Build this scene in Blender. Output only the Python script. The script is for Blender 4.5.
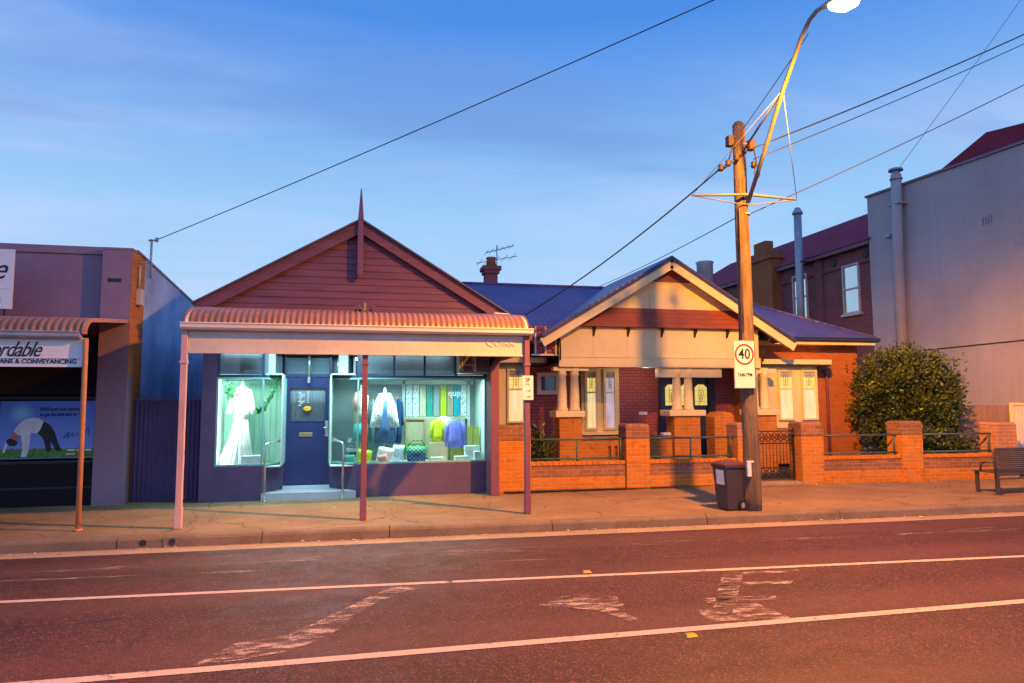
import bpy, bmesh, math, random
from math import sin, cos, pi, radians as R
from mathutils import Vector, Matrix
random.seed(7)
for o in list(bpy.data.objects):
    bpy.data.objects.remove(o)
S = bpy.context.scene
COL = S.collection

# ------------------------------------------------------------ camera
cam = bpy.data.cameras.new("camera"); cam.sensor_width = 36; cam.lens = 683/1024*36
cam.clip_start = .05; cam.clip_end = 3000
co = bpy.data.objects.new("camera", cam); COL.objects.link(co); S.camera = co
yw, pt, rl = R(13.0), R(4.95), R(-.25)
F = Vector((sin(yw)*cos(pt), cos(yw)*cos(pt), sin(pt)))
Rt = Vector((cos(yw), -sin(yw), 0)); Up = Rt.cross(F)
R2 = Rt*cos(rl)+Up*sin(rl); U2 = -Rt*sin(rl)+Up*cos(rl)
co.matrix_world = Matrix(((R2.x, U2.x, -F.x, 0), (R2.y, U2.y, -F.y, 0), (R2.z, U2.z, -F.z, 1.8), (0, 0, 0, 1)))

# ------------------------------------------------------------ sky, dusk sun, exposure
SUN_EL, SUN_AZ = 4.0, 205.0        # degrees; the sun has all but set behind the camera's left shoulder
W = bpy.data.worlds.new("World"); S.world = W; W.use_nodes = True
nt = W.node_tree; N = nt.nodes; L = nt.links; N.clear()
def wn(t, **k):
    n = N.new(t)
    for a, b in k.items(): setattr(n, a, b)
    return n
out = wn('ShaderNodeOutputWorld'); bg = wn('ShaderNodeBackground'); bg.inputs[1].default_value = .10
sky = wn('ShaderNodeTexSky', sky_type='NISHITA', sun_disc=False)
sky.sun_elevation = R(SUN_EL); sky.sun_rotation = R(SUN_AZ); sky.air_density = 1.0; sky.dust_density = .4; sky.ozone_density = 3.0
tc = wn('ShaderNodeTexCoord'); sep = wn('ShaderNodeSeparateXYZ'); L.new(tc.outputs['Generated'], sep.inputs[0])
ramp = wn('ShaderNodeValToRGB'); L.new(sep.outputs['Z'], ramp.inputs[0])
cr = ramp.color_ramp
SKYT = [(0.0, (5.0, 7.4, 9.8)), (.12, (5.0, 7.6, 10.6)), (.25, (3.9, 6.9, 10.6)), (.5, (.80, 3.0, 9.0)), (1.0, (.4, 1.8, 6.8))]
cr.elements[0].position = 0; cr.elements[1].position = 1
for p, c in SKYT[1:-1]: cr.elements.new(p)
for e, (p, c) in zip(cr.elements, SKYT): e.position = p; e.color = tuple(v/12 for v in c)+(1,)
# thin high cloud: noise on the direction projected to a flat layer
mx = wn('ShaderNodeMath', operation='MAXIMUM'); mx.inputs[1].default_value = .06; L.new(sep.outputs['Z'], mx.inputs[0])
ad = wn('ShaderNodeMath', operation='ADD'); ad.inputs[1].default_value = .12; L.new(mx.outputs[0], ad.inputs[0])
dv = wn('ShaderNodeVectorMath', operation='DIVIDE'); L.new(tc.outputs['Generated'], dv.inputs[0])
cb = wn('ShaderNodeCombineXYZ'); [L.new(ad.outputs[0], cb.inputs[i]) for i in range(3)]; L.new(cb.outputs[0], dv.inputs[1])
def cloud(scale, rot, stretch, lo, hi, off):
    mp = wn('ShaderNodeMapping'); mp.inputs['Rotation'].default_value = (0, 0, R(rot)); mp.inputs['Scale'].default_value = (stretch, 1, 0.0); mp.inputs['Location'].default_value = off
    L.new(dv.outputs[0], mp.inputs[0])
    no = wn('ShaderNodeTexNoise'); no.inputs['Scale'].default_value = scale; no.inputs['Detail'].default_value = 7; no.inputs['Roughness'].default_value = .56; no.inputs['Distortion'].default_value = .25
    L.new(mp.outputs[0], no.inputs['Vector'])
    mr = wn('ShaderNodeMapRange', interpolation_type='SMOOTHSTEP'); mr.inputs['From Min'].default_value = lo; mr.inputs['From Max'].default_value = hi
    L.new(no.outputs['Fac'], mr.inputs['Value']); return mr.outputs[0]
c1 = cloud(1.3, 40, .45, .45, .72, (1.3, .2, 0)); c2 = cloud(1.15, -38, .42, .50, .68, (2.2, 8.1, 0))
hz = wn('ShaderNodeMapRange', interpolation_type='SMOOTHSTEP'); hz.inputs['From Min'].default_value = .12; hz.inputs['From Max'].default_value = .36; L.new(sep.outputs['Z'], hz.inputs['Value'])
h2 = wn('ShaderNodeMath', operation='MULTIPLY'); L.new(c2, h2.inputs[0]); L.new(hz.outputs[0], h2.inputs[1]); c2 = h2.outputs[0]
m0 = wn('ShaderNodeMix', data_type='RGBA', blend_type='MULTIPLY'); m0.inputs[0].default_value = 0.0
def mixc(a, fac, col, amt):
    ml = wn('ShaderNodeMath', operation='MULTIPLY'); ml.inputs[1].default_value = amt; L.new(fac, ml.inputs[0])
    m = wn('ShaderNodeMix', data_type='RGBA'); L.new(ml.outputs[0], m.inputs[0]); L.new(a, m.inputs[6]); m.inputs[7].default_value = (*col, 1); return m.outputs[2]
sc = wn('ShaderNodeVectorMath', operation='SCALE'); sc.inputs['Scale'].default_value = 12; L.new(ramp.outputs[0], sc.inputs[0])
# the Nishita sky tints the evening gradient
nm = wn('ShaderNodeMix', data_type='RGBA'); nm.inputs[0].default_value = .12
L.new(sc.outputs[0], nm.inputs[6]); L.new(sky.outputs[0], nm.inputs[7])
a = mixc(nm.outputs[2], c1, (6.0, 6.9, 10.6), .5)
a = mixc(a, c2, (1.7, 3.2, 7.2), .55)
# the afterglow side of the sky, behind the camera, is brighter and more lilac
gl = wn('ShaderNodeMapRange', interpolation_type='SMOOTHSTEP'); gl.inputs['From Min'].default_value = .1; gl.inputs['From Max'].default_value = -.8; L.new(sep.outputs['Y'], gl.inputs['Value'])
g1 = wn('ShaderNodeMix', data_type='RGBA', blend_type='MULTIPLY'); L.new(gl.outputs[0], g1.inputs[0]); L.new(a, g1.inputs[6]); g1.inputs[7].default_value = (1.15, 1.12, 1.25, 1)
L.new(g1.outputs[2], bg.inputs[0]); L.new(bg.outputs[0], out.inputs[0])
sl = bpy.data.lights.new("sun", 'SUN'); sl.energy = .02; sl.angle = R(25); sl.color = (1, .80, .90)
so = bpy.data.objects.new("sun", sl); COL.objects.link(so)
az = R(SUN_AZ); so.rotation_euler = Vector((-sin(az)*cos(R(SUN_EL)), -cos(az)*cos(R(SUN_EL)), -sin(R(SUN_EL)))).to_track_quat('-Z', 'Y').to_euler()
V = S.view_settings; V.view_transform = 'Standard'; V.look = 'None'; V.exposure = 0; V.gamma = 1; V.use_curve_mapping = False
S.render.engine = 'CYCLES'; C = S.cycles
C.use_denoising = True
C.max_bounces = 8; C.transparent_max_bounces = 16; C.sample_clamp_indirect = 6; C.caustics_reflective = False; C.caustics_refractive = False

# ------------------------------------------------------------ materials
MATS = {}
def newmat(name):
    m = bpy.data.materials.new(name); m.use_nodes = True; MATS[name] = m
    nt = m.node_tree; b = nt.nodes['Principled BSDF']
    return m, nt, b
def nd(nt, t, ins=None, **k):
    n = nt.nodes.new(t)
    for a_, v in k.items(): setattr(n, a_, v)
    for a_, v in (ins or {}).items():
        if hasattr(v, 'is_linked') or isinstance(v, bpy.types.NodeSocket): nt.links.new(v, n.inputs[a_])
        else: n.inputs[a_].default_value = v
    return n
def noise(nt, vec, scale, detail=4, rough=.55, dist=0):
    return nd(nt, 'ShaderNodeTexNoise', {'Vector': vec, 'Scale': scale, 'Detail': detail, 'Roughness': rough, 'Distortion': dist}).outputs['Fac']
def mrange(nt, v, a0, a1, b0=0., b1=1.):
    return nd(nt, 'ShaderNodeMapRange', {'Value': v, 'From Min': a0, 'From Max': a1, 'To Min': b0, 'To Max': b1}).outputs[0]
def mixrgb(nt, fac, a_, b_, bt='MIX'):
    n = nt.nodes.new('ShaderNodeMix'); n.data_type = 'RGBA'; n.blend_type = bt
    for i, v in ((0, fac), (6, a_), (7, b_)):
        if isinstance(v, bpy.types.NodeSocket): nt.links.new(v, n.inputs[i])
        elif i == 0: n.inputs[i].default_value = v
        else: n.inputs[i].default_value = (*v[:3], 1)
    return n.outputs[2]
def coords(nt, kind='Object'):
    return nt.nodes.new('ShaderNodeTexCoord').outputs[kind]
def bumpto(nt, b, h, strength=.3, dist=.01):
    n = nd(nt, 'ShaderNodeBump', {'Height': h, 'Strength': strength, 'Distance': dist}); nt.links.new(n.outputs[0], b.inputs['Normal'])
def darker(c, f): return tuple(v*f for v in c)
def mat(name, col, rough=.6, var=.22, scale=2.5, grime=.25, bump=.15, bscale=60, metal=0, spec=.4, stretch=(1, 1, 1)):
    m, nt, b = newmat(name)
    mp = nd(nt, 'ShaderNodeMapping', {'Vector': coords(nt), 'Scale': stretch}).outputs[0]
    n1 = noise(nt, mp, scale, 6, .62); n2 = noise(nt, mp, scale*9, 4, .6)
    c = mixrgb(nt, mrange(nt, n1, .3, .7), darker(col, 1-var), tuple(min(1, v*(1+var*.6)) for v in col))
    c = mixrgb(nt, mrange(nt, n2, .52, .78, 0, grime), c, darker(col, .45))
    nt.links.new(c, b.inputs['Base Color'])
    nt.links.new(mrange(nt, n2, .3, .7, max(0.02, rough-.12), min(1, rough+.12)), b.inputs['Roughness'])
    b.inputs['Metallic'].default_value = metal; b.inputs['Specular IOR Level'].default_value = spec
    if bump: bumpto(nt, b, noise(nt, mp, bscale, 4), bump, .006)
    return m
def brick(name, c1_, c2_, mortar, dark=.35, bw=.235, bh=.083, ms=.009, blotch=.3):
    m, nt, b = newmat(name)
    uv = coords(nt, 'UV')
    br = nd(nt, 'ShaderNodeTexBrick', {'Vector': uv, 'Scale': 1.0, 'Mortar Size': ms, 'Mortar Smooth': .25, 'Bias': 0., 'Brick Width': bw, 'Row Height': bh, 'Color1': (*c1_, 1), 'Color2': (*c2_, 1), 'Mortar': (*mortar, 1)})
    n1 = noise(nt, uv, 1.1, 5); n2 = noise(nt, uv, 26, 4, .7); n3 = noise(nt, uv, 5., 3)
    c = mixrgb(nt, mrange(nt, n1, .45, .75, 0, blotch), br.outputs['Color'], darker(c1_, .5))
    c = mixrgb(nt, mrange(nt, n3, .58, .72, 0, dark), c, darker(c2_, .4))
    c = mixrgb(nt, mrange(nt, n2, .35, .8, 0, .5), c, darker(c2_, .55))
    nt.links.new(c, b.inputs['Base Color']); b.inputs['Roughness'].default_value = .85; b.inputs['Specular IOR Level'].default_value = .2
    h = nd(nt, 'ShaderNodeMath', {0: br.outputs['Fac'], 1: -1.0}, operation='MULTIPLY').outputs[0]
    h = nd(nt, 'ShaderNodeMath', {0: h, 1: mrange(nt, n2, 0, 1, 0, .5)}, operation='ADD').outputs[0]
    bumpto(nt, b, h, .6, .01)
    return m
def corr(name, col, rough=.4, metal=0, axis='X', pitch=.076, strength=.5):
    m, nt, b = newmat(name)
    oc = coords(nt)
    n1 = noise(nt, oc, 1.6, 5); n2 = noise(nt, oc, 18, 4, .65)
    c = mixrgb(nt, mrange(nt, n1, .3, .7), darker(col, .78), tuple(min(1, v*1.15) for v in col))
    c = mixrgb(nt, mrange(nt, n2, .55, .8, 0, .35), c, darker(col, .45))
    nt.links.new(c, b.inputs['Base Color']); b.inputs['Roughness'].default_value = rough; b.inputs['Metallic'].default_value = metal
    if strength:
        w = nd(nt, 'ShaderNodeTexWave', {'Vector': oc, 'Scale': 1/pitch/3.1831*.5*1.0, 'Distortion': 0.}, wave_type='BANDS', bands_direction=axis, wave_profile='SIN')
        bumpto(nt, b, w.outputs['Fac'], strength, .02)
    return m
def glass(name, tint=(.9, .95, .95), refl=.10, rough=.02):
    m, nt, b = newmat(name); nt.nodes.remove(b)
    t = nd(nt, 'ShaderNodeBsdfTransparent', {'Color': (*tint, 1)}); g = nd(nt, 'ShaderNodeBsdfGlossy', {'Color': (1, 1, 1, 1), 'Roughness': rough})
    fr = nd(nt, 'ShaderNodeFresnel', {'IOR': 1.45}); f = nd(nt, 'ShaderNodeMath', {0: fr.outputs[0], 1: refl}, operation='MULTIPLY')
    f2 = nd(nt, 'ShaderNodeMath', {0: f.outputs[0], 1: 1.0}, operation='MINIMUM')
    mx_ = nd(nt, 'ShaderNodeMixShader', {0: f2.outputs[0], 1: t.outputs[0], 2: g.outputs[0]})
    nt.links.new(mx_.outputs[0], nt.nodes['Material Output'].inputs[0]); return m
def emit(name, col, strength, var=0, scale=3, stretch=(1, 1, 1)):
    m, nt, b = newmat(name)
    b.inputs['Base Color'].default_value = (*darker(col, .5), 1); b.inputs['Roughness'].default_value = .5
    if var:
        mp = nd(nt, 'ShaderNodeMapping', {'Vector': coords(nt), 'Scale': stretch}).outputs[0]
        c = mixrgb(nt, mrange(nt, noise(nt, mp, scale, 4), .3, .7), darker(col, 1-var), col)
        nt.links.new(c, b.inputs['Emission Color'])
    else: b.inputs['Emission Color'].default_value = (*col, 1)
    b.inputs['Emission Strength'].default_value = strength
    return m

# ------------------------------------------------------------ mesh builder
OFF = {}
class MB:
    def __init__(s): s.v = []; s.f = []; s.m = []; s.sm = []
    def add(s, vs, fs, mi=0, smooth=False):
        o = len(s.v); s.v += [tuple(v) for v in vs]
        for f in fs: s.f.append([o+i for i in f]); s.m.append(mi); s.sm.append(smooth)
        return s
    def box(s, x0, x1, y0, y1, z0, z1, mi=0):
        vs = [(x, y, z) for z in (z0, z1) for y in (y0, y1) for x in (x0, x1)]
        return s.add(vs, [(0, 2, 3, 1), (4, 5, 7, 6), (0, 1, 5, 4), (2, 6, 7, 3), (0, 4, 6, 2), (1, 3, 7, 5)], mi)
    def tbox(s, a0, a1, mi=0):            # frustum: a=(x0,x1,y0,y1,z)
        vs = [(a[i], a[j], a[4]) for a in (a0, a1) for j in (2, 3) for i in (0, 1)]
        return s.add(vs, [(0, 2, 3, 1), (4, 5, 7, 6), (0, 1, 5, 4), (2, 6, 7, 3), (0, 4, 6, 2), (1, 3, 7, 5)], mi)
    def tube(s, pts, r, n=8, mi=0, cap=True, smooth=True, sq=False):
        pts = [Vector(p) for p in pts]; rs = r if isinstance(r, (list, tuple)) else [r]*len(pts)
        o = len(s.v); t0 = (pts[1]-pts[0]).normalized()
        up = Vector((0, 0, 1)) if abs(t0.z) < .9 else Vector((0, 1, 0))
        side = t0.cross(up).normalized()
        for i, p in enumerate(pts):
            t = (pts[min(i+1, len(pts)-1)]-pts[max(i-1, 0)]).normalized()
            side = (side-t*side.dot(t)).normalized(); b = t.cross(side)
            for k in range(n):
                a_ = 2*pi*(k+.5)/n; s.v.append(tuple(p+(side*cos(a_)+b*sin(a_))*rs[i]))
        for i in range(len(pts)-1):
            for k in range(n):
                s.f.append([o+i*n+k, o+i*n+(k+1) % n, o+(i+1)*n+(k+1) % n, o+(i+1)*n+k]); s.m.append(mi); s.sm.append(smooth)
        if cap:
            s.f.append([o+k for k in range(n)][::-1]); s.m.append(mi); s.sm.append(False)
            e = o+(len(pts)-1)*n; s.f.append([e+k for k in range(n)]); s.m.append(mi); s.sm.append(False)
        return s
    def loft(s, rings, n=20, mi=0, ripple=0, nr=7, cap=True, ph=0):   # rings: (cx,cy,z,rx,ry)
        o = len(s.v)
        for j, (cx, cy, z, rx, ry) in enumerate(rings):
            for k in range(n):
                a_ = 2*pi*k/n; rr = 1+ripple*(j/(len(rings)-1))*sin(nr*a_+ph+j*.25)
                s.v.append((cx+rx*cos(a_)*rr, cy+ry*sin(a_)*rr, z))
        for i in range(len(rings)-1):
            for k in range(n):
                s.f.append([o+i*n+k, o+i*n+(k+1) % n, o+(i+1)*n+(k+1) % n, o+(i+1)*n+k]); s.m.append(mi); s.sm.append(True)
        if cap:
            s.f.append([o+k for k in range(n)][::-1]); s.m.append(mi); s.sm.append(False)
            e = o+(len(rings)-1)*n; s.f.append([e+k for k in range(n)]); s.m.append(mi); s.sm.append(False)
        return s
    def prism_y(s, pts, y0, y1, mi=0):     # polygon in xz, counter-clockwise seen from -Y
        n = len(pts); vs = [(x, y0, z) for x, z in pts]+[(x, y1, z) for x, z in pts]
        return s.add(vs, [list(range(n)), list(range(2*n-1, n-1, -1))]+[(i, n+i, n+(i+1) % n, (i+1) % n) for i in range(n)], mi)
    def prism_x(s, pts, x0, x1, mi=0):     # polygon in yz
        n = len(pts); vs = [(x0, y, z) for y, z in pts]+[(x1, y, z) for y, z in pts]
        return s.add(vs, [list(range(n))[::-1], list(range(n, 2*n))]+[(i, (i+1) % n, n+(i+1) % n, n+i) for i in range(n)], mi)
    def prism_z(s, pts, z0, z1, mi=0):
        n = len(pts); vs = [(x, y, z0) for x, y in pts]+[(x, y, z1) for x, y in pts]
        return s.add(vs, [list(range(n))[::-1], list(range(n, 2*n))]+[(i, (i+1) % n, n+(i+1) % n, n+i) for i in range(n)], mi)
    def plank(s, a_, b_, w, t, up=(0, 0, 1), mi=0):   # rectangular bar from a_ to b_, width w along up-ish, thickness t
        a_, b_ = Vector(a_), Vector(b_); d = (b_-a_).normalized(); u = Vector(up); u = (u-d*u.dot(d)).normalized(); q = d.cross(u)
        vs = [p+u*(i*w/2)+q*(j*t/2) for p in (a_, b_) for i, j in ((-1, -1), (1, -1), (1, 1), (-1, 1))]
        return s.add(vs, [(0, 1, 2, 3), (7, 6, 5, 4), (0, 4, 5, 1), (1, 5, 6, 2), (2, 6, 7, 3), (3, 7, 4, 0)], mi)
    def slab(s, quad, t, mi=0):            # quad of 4 points, thickened downward in z by t
        n = len(quad); vs = [tuple(q) for q in quad]+[(q[0], q[1], q[2]-t) for q in quad]
        return s.add(vs, [list(range(n)), list(range(2*n-1, n-1, -1))]+[(i, n+i, n+(i+1) % n, (i+1) % n) for i in range(n)], mi)
    def build(s, name, mats, parent=None, bevel=0, seg=2, offset=None):
        if not isinstance(mats, (list, tuple)): mats = [mats]
        off = offset if offset is not None else (OFF.get(parent.name, Vector((0, 0, 0))) if parent else Vector((0, 0, 0)))
        me = bpy.data.meshes.new(name)
        me.from_pydata([tuple(Vector(v)-off) for v in s.v], [], s.f)
        for m_ in mats: me.materials.append(MATS[m_] if isinstance(m_, str) else m_)
        me.polygons.foreach_set('material_index', s.m); me.polygons.foreach_set('use_smooth', s.sm)
        bm = bmesh.new(); bm.from_mesh(me); bmesh.ops.recalc_face_normals(bm, faces=bm.faces); bm.to_mesh(me); bm.free()
        uv = me.uv_layers.new(name='UVMap').data
        for p in me.polygons:
            nx, ny, nz = abs(p.normal.x), abs(p.normal.y), abs(p.normal.z)
            for li in p.loop_indices:
                c = me.vertices[me.loops[li].vertex_index].co
                uv[li].uv = (c.y, c.z) if nx > ny and nx > nz else ((c.x, c.z) if ny >= nz else (c.x, c.y))
        o = bpy.data.objects.new(name, me); COL.objects.link(o)
        if parent: o.parent = parent
        else: o.location = off
        OFF[o.name] = off
        if bevel:
            b = o.modifiers.new('bevel', 'BEVEL'); b.width = bevel; b.segments = seg; b.limit_method = 'ANGLE'
        return o
def tag(o, label=None, cat=None, group=None, kind=None):
    for k, v in (('label', label), ('category', cat), ('group', group), ('kind', kind)):
        if v: o[k] = v
    return o
def thing(name, label, cat, loc, group=None):
    o = bpy.data.objects.new(name, None); COL.objects.link(o); o.location = loc; o.empty_display_size = .1
    OFF[o.name] = Vector(loc); return tag(o, label, cat, group)
def single(mb, name, mats, label, cat, loc, group=None, bevel=0):
    o = mb.build(name, mats, None, bevel, offset=Vector(loc)); return tag(o, label, cat, group)
def struct(mb, name, m):
    o = mb.build(name, m); return tag(o, kind='structure')
def text(name, s, size, x, y, z, m, parent, depth=.004, shear=0, align='CENTER', facing='-Y', sx=1, bold=0, spacing=1):
    cu = bpy.data.curves.new(name, 'FONT'); cu.body = s; cu.size = size; cu.extrude = depth; cu.shear = shear; cu.align_x = align; cu.align_y = 'CENTER'; cu.offset = bold; cu.space_character = spacing
    cu.resolution_u = 3
    t = bpy.data.objects.new(name, cu); COL.objects.link(t)
    me = bpy.data.meshes.new_from_object(t.evaluated_get(bpy.context.evaluated_depsgraph_get()))
    bpy.data.objects.remove(t)
    off = OFF[parent.name]
    for v in me.vertices:
        a_, b_, c_ = v.co; v.co = Vector((x+a_*sx, y-c_, z+b_))-off
    me.name = name; me.materials.clear(); me.materials.append(MATS[m])
    o = bpy.data.objects.new(name, me); COL.objects.link(o); o.parent = parent; OFF[o.name] = off
    return o
def lamp(name, kind, loc, energy, col, **k):
    l = bpy.data.lights.new(name, kind); l.energy = energy; l.color = col
    rot = k.pop('rot', None)
    for a_, v in k.items(): setattr(l, a_, v)
    o = bpy.data.objects.new(name, l); COL.objects.link(o); o.location = loc
    if rot: o.rotation_euler = rot
    return o
# ------------------------------------------------------------ material palette
mat('cream_paint', (.76, .64, .34), .6, .10, 1.6, .12, .05)
mat('white_paint', (.74, .68, .64), .5, .08, 3, .12, .04)
mat('fascia_paint', (.60, .54, .49), .55, .14, 1.6, .28, .04)
mat('maroon_paint', (.20, .066, .10), .55, .30, 2.2, .35, .08, stretch=(.4, 1, 3))
mat('maroon_trim', (.21, .075, .115), .45, .14, 3, .15, .05)
mat('navy_paint', (.115, .070, .150), .42, .18, 2, .12, .05)
mat('door_blue', (.025, .036, .13), .35, .12, 3, .12, .04)
mat('dark_frame', (.03, .04, .10), .4, .1, 4, .1, .03)
mat('teal_frame', (.22, .42, .40), .45, .1, 4, .1, .03)
mat('steel', (.62, .60, .58), .3, .12, 8, .15, .04, metal=.85)
mat('galvanised', (.42, .42, .45), .45, .2, 5, .25, .05, metal=.3)
mat('arm_paint', (.20, .22, .34), .5, .15, 5, .2, .05)
mat('cream_steel', (.62, .52, .42), .45, .15, 5, .2, .05)
mat('black_iron', (.02, .022, .03), .5, .15, 5, .1, .05)
mat('rail_iron', (.055, .12, .12), .45, .2, 6, .2, .05)
mat('render_mauve', (.29, .18, .24), .75, .12, 1.2, .15, .1, 40)
mat('render_cream', (.50, .41, .40), .85, .12, .4, .16, .1, 30)
m = MATS['render_cream']; nt = m.node_tree; b = nt.nodes['Principled BSDF']; src = b.inputs['Base Color'].links[0].from_socket
st = noise(nt, nd(nt, 'ShaderNodeMapping', {'Vector': coords(nt), 'Scale': (1.6, 1.6, .06)}).outputs[0], 1.5, 5, .7)
pt = noise(nt, coords(nt), .45, 3, .5)
c = mixrgb(nt, mrange(nt, st, .50, .70, 0, .22), src, (.26, .20, .20)); c = mixrgb(nt, mrange(nt, pt, .55, .60, 0, .12), c, (.6, .5, .5)); nt.links.new(c, b.inputs['Base Color'])
mat('shingle_red', (.26, .065, .036), .65, .22, 5, .25, .12, stretch=(.5, 1, 3))
mat('orange_post', (.55, .24, .12), .5, .2, 5, .25, .06)
mat('pink_post', (.55, .34, .36), .5, .18, 5, .3, .05, stretch=(1, 1, .4))
mat('concrete', (.36, .26, .18), .85, .2, 1.4, .35, .3, 90)
mat('soil', (.09, .06, .04), .95, .3, 3, .4, .5, 30)
mat('painted_wall', (.46, .60, .92), .8, .42, 1.1, .4, .2, 30)
mat('timber_fence', (.36, .22, .18), .8, .2, 3, .3, .2, 30, stretch=(3, 3, .3))
mat('black_plastic', (.03, .028, .034), .45, .15, 5, .2, .06)
mat('bin_lid', (.10, .035, .04), .45, .15, 5, .2, .06)
mat('bin_body', (.055, .045, .055), .5, .15, 5, .2, .06)
mat('rubber', (.015, .015, .016), .8)
mat('sign_white', (.78, .76, .78), .35, .05, 5, .08, .02)
mat('sign_red', (.55, .02, .03), .4, .05, 5, .05, .02)
mat('ink', (.015, .015, .03), .6, .1, 5, .05, 0)
mat('bench_metal', (.075, .062, .055), .45, .2, 6, .25, .06, metal=.3)
mat('dark_fitting', (.09, .05, .04), .6)
mat('terracotta', (.35, .12, .07), .8, .2, 6, .2, .1)
mat('concrete_post', (.42, .40, .38), .85)
corr('roof_navy', (.085, .070, .20), .38, 0, 'X', .076, .5)
corr('roof_terracotta', (.30, .14, .075), .42, 0, 'X', .076, 0)
corr('roof_maroon_far', (.30, .03, .06), .85, 0, 'Y', .3, .3)
corr('roof_dark', (.10, .07, .12), .45, 0, 'Y', .076, .4)
corr('fence_purple', (.085, .055, .15), .45, 0, 'X', .076, 0)
brick('brick_orange', (.66, .23, .03), (.56, .17, .02), (.54, .32, .14), .5)
brick('brick_clinker', (.22, .10, .065), (.40, .16, .08), (.40, .26, .17), .7, blotch=.55)
brick('brick_house', (.50, .155, .055), (.42, .12, .04), (.36, .18, .09), .3)
brick('brick_porch', (.46, .13, .13), (.40, .11, .12), (.14, .07, .075), .25)
brick('brick_far', (.24, .075, .08), (.30, .10, .10), (.26, .15, .15), .4)
brick('brick_old', (.40, .17, .09), (.50, .22, .12), (.50, .36, .26), .5)
glass('shop_glass', (.93, .97, .96), .75, .015)
glass('dark_glass', (.75, .80, .84), 1.3, .03)

# asphalt
m, nt, b = newmat('asphalt')
oc = coords(nt)
big = noise(nt, nd(nt, 'ShaderNodeMapping', {'Vector': oc, 'Scale': (.12, .9, 1)}).outputs[0], 1.3, 4)
mid = noise(nt, oc, 3.5, 5); fine = noise(nt, oc, 95, 3, .7)
vo = nd(nt, 'ShaderNodeTexVoronoi', {'Vector': oc, 'Scale': 52.}).outputs['Distance']
c = mixrgb(nt, mrange(nt, big, .35, .68), (.066, .021, .0165), (.104, .034, .027))
c = mixrgb(nt, mrange(nt, mid, .45, .75, 0, .45), c, (.045, .036, .038))
gr = nd(nt, 'ShaderNodeSeparateXYZ', {0: nd(nt, 'ShaderNodeTexVoronoi', {'Vector': oc, 'Scale': 85.}).outputs['Color']}).outputs['X']
c = mixrgb(nt, mrange(nt, gr, .0, .5, .85, 0), c, (.020, .007, .007)); c = mixrgb(nt, mrange(nt, gr, .80, 1.0, 0, .75), c, (.30, .12, .09))
c = mixrgb(nt, mrange(nt, fine, .40, .72, 0, .6), c, (.030, .012, .011))
c = mixrgb(nt, mrange(nt, vo, .04, .30, .35, 0), c, (.25, .088, .065))
vc = nd(nt, 'ShaderNodeTexVoronoi', {'Vector': nd(nt, 'ShaderNodeVectorMath', {0: oc, 1: nd(nt, 'ShaderNodeVectorMath', {0: nd(nt, 'ShaderNodeTexNoise', {'Vector': oc, 'Scale': 1.2, 'Detail': 5}).outputs['Color'], 'Scale': .7}, operation='SCALE').outputs[0]}, operation='ADD').outputs[0], 'Scale': .22}, feature='DISTANCE_TO_EDGE').outputs['Distance']
c = mixrgb(nt, mrange(nt, vc, .001, .004, .55, 0), c, (.018, .015, .016))
wv = nd(nt, 'ShaderNodeTexWave', {'Vector': oc, 'Scale': .19, 'Distortion': 1.2, 'Detail': 2., 'Detail Scale': .5}, wave_type='BANDS', bands_direction='Y').outputs['Fac']
c = mixrgb(nt, mrange(nt, wv, .45, .95, 0, .34), c, (.13, .056, .044))
oil = noise(nt, nd(nt, 'ShaderNodeMapping', {'Vector': oc, 'Scale': (.5, 1.2, 1)}).outputs[0], 1.1, 5, .6)
c = mixrgb(nt, mrange(nt, oil, .62, .74, 0, .6), c, (.026, .013, .012))
nt.links.new(c, b.inputs['Base Color']); b.inputs['Specular IOR Level'].default_value = .35
nt.links.new(mrange(nt, mid, .3, .7, .55, .75), b.inputs['Roughness'])
bumpto(nt, b, nd(nt, 'ShaderNodeMath', {0: fine, 1: vo}, operation='SUBTRACT').outputs[0], .35, .006)
# footpath asphalt: warm, stained, patched
m, nt, b = newmat('footpath_asphalt')
oc = coords(nt)
n1 = noise(nt, oc, .9, 6, .6); n2 = noise(nt, oc, 5, 5, .65); n3 = noise(nt, oc, 110, 3)
c = mixrgb(nt, mrange(nt, n1, .35, .68), (.23, .14, .075), (.37, .225, .12))
c = mixrgb(nt, mrange(nt, n2, .55, .72, 0, .6), c, (.13, .085, .055))
c = mixrgb(nt, mrange(nt, n3, .4, .75, 0, .6), c, (.15, .10, .06))
vc = nd(nt, 'ShaderNodeTexVoronoi', {'Vector': nd(nt, 'ShaderNodeVectorMath', {0: oc, 1: nd(nt, 'ShaderNodeVectorMath', {0: nd(nt, 'ShaderNodeTexNoise', {'Vector': oc, 'Scale': 2., 'Detail': 5}).outputs['Color'], 'Scale': .5}, operation='SCALE').outputs[0]}, operation='ADD').outputs[0], 'Scale': .45}, feature='DISTANCE_TO_EDGE').outputs['Distance']
c = mixrgb(nt, mrange(nt, vc, .002, .008, .6, 0), c, (.07, .045, .03))
gum = nd(nt, 'ShaderNodeTexVoronoi', {'Vector': oc, 'Scale': 2.6}).outputs['Distance']
c = mixrgb(nt, mrange(nt, gum, .05, .07, .55, 0), c, (.07, .045, .035))
nt.links.new(c, b.inputs['Base Color']); b.inputs['Roughness'].default_value = .8; b.inputs['Specular IOR Level'].default_value = .25
bumpto(nt, b, n3, .6, .008)
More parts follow.
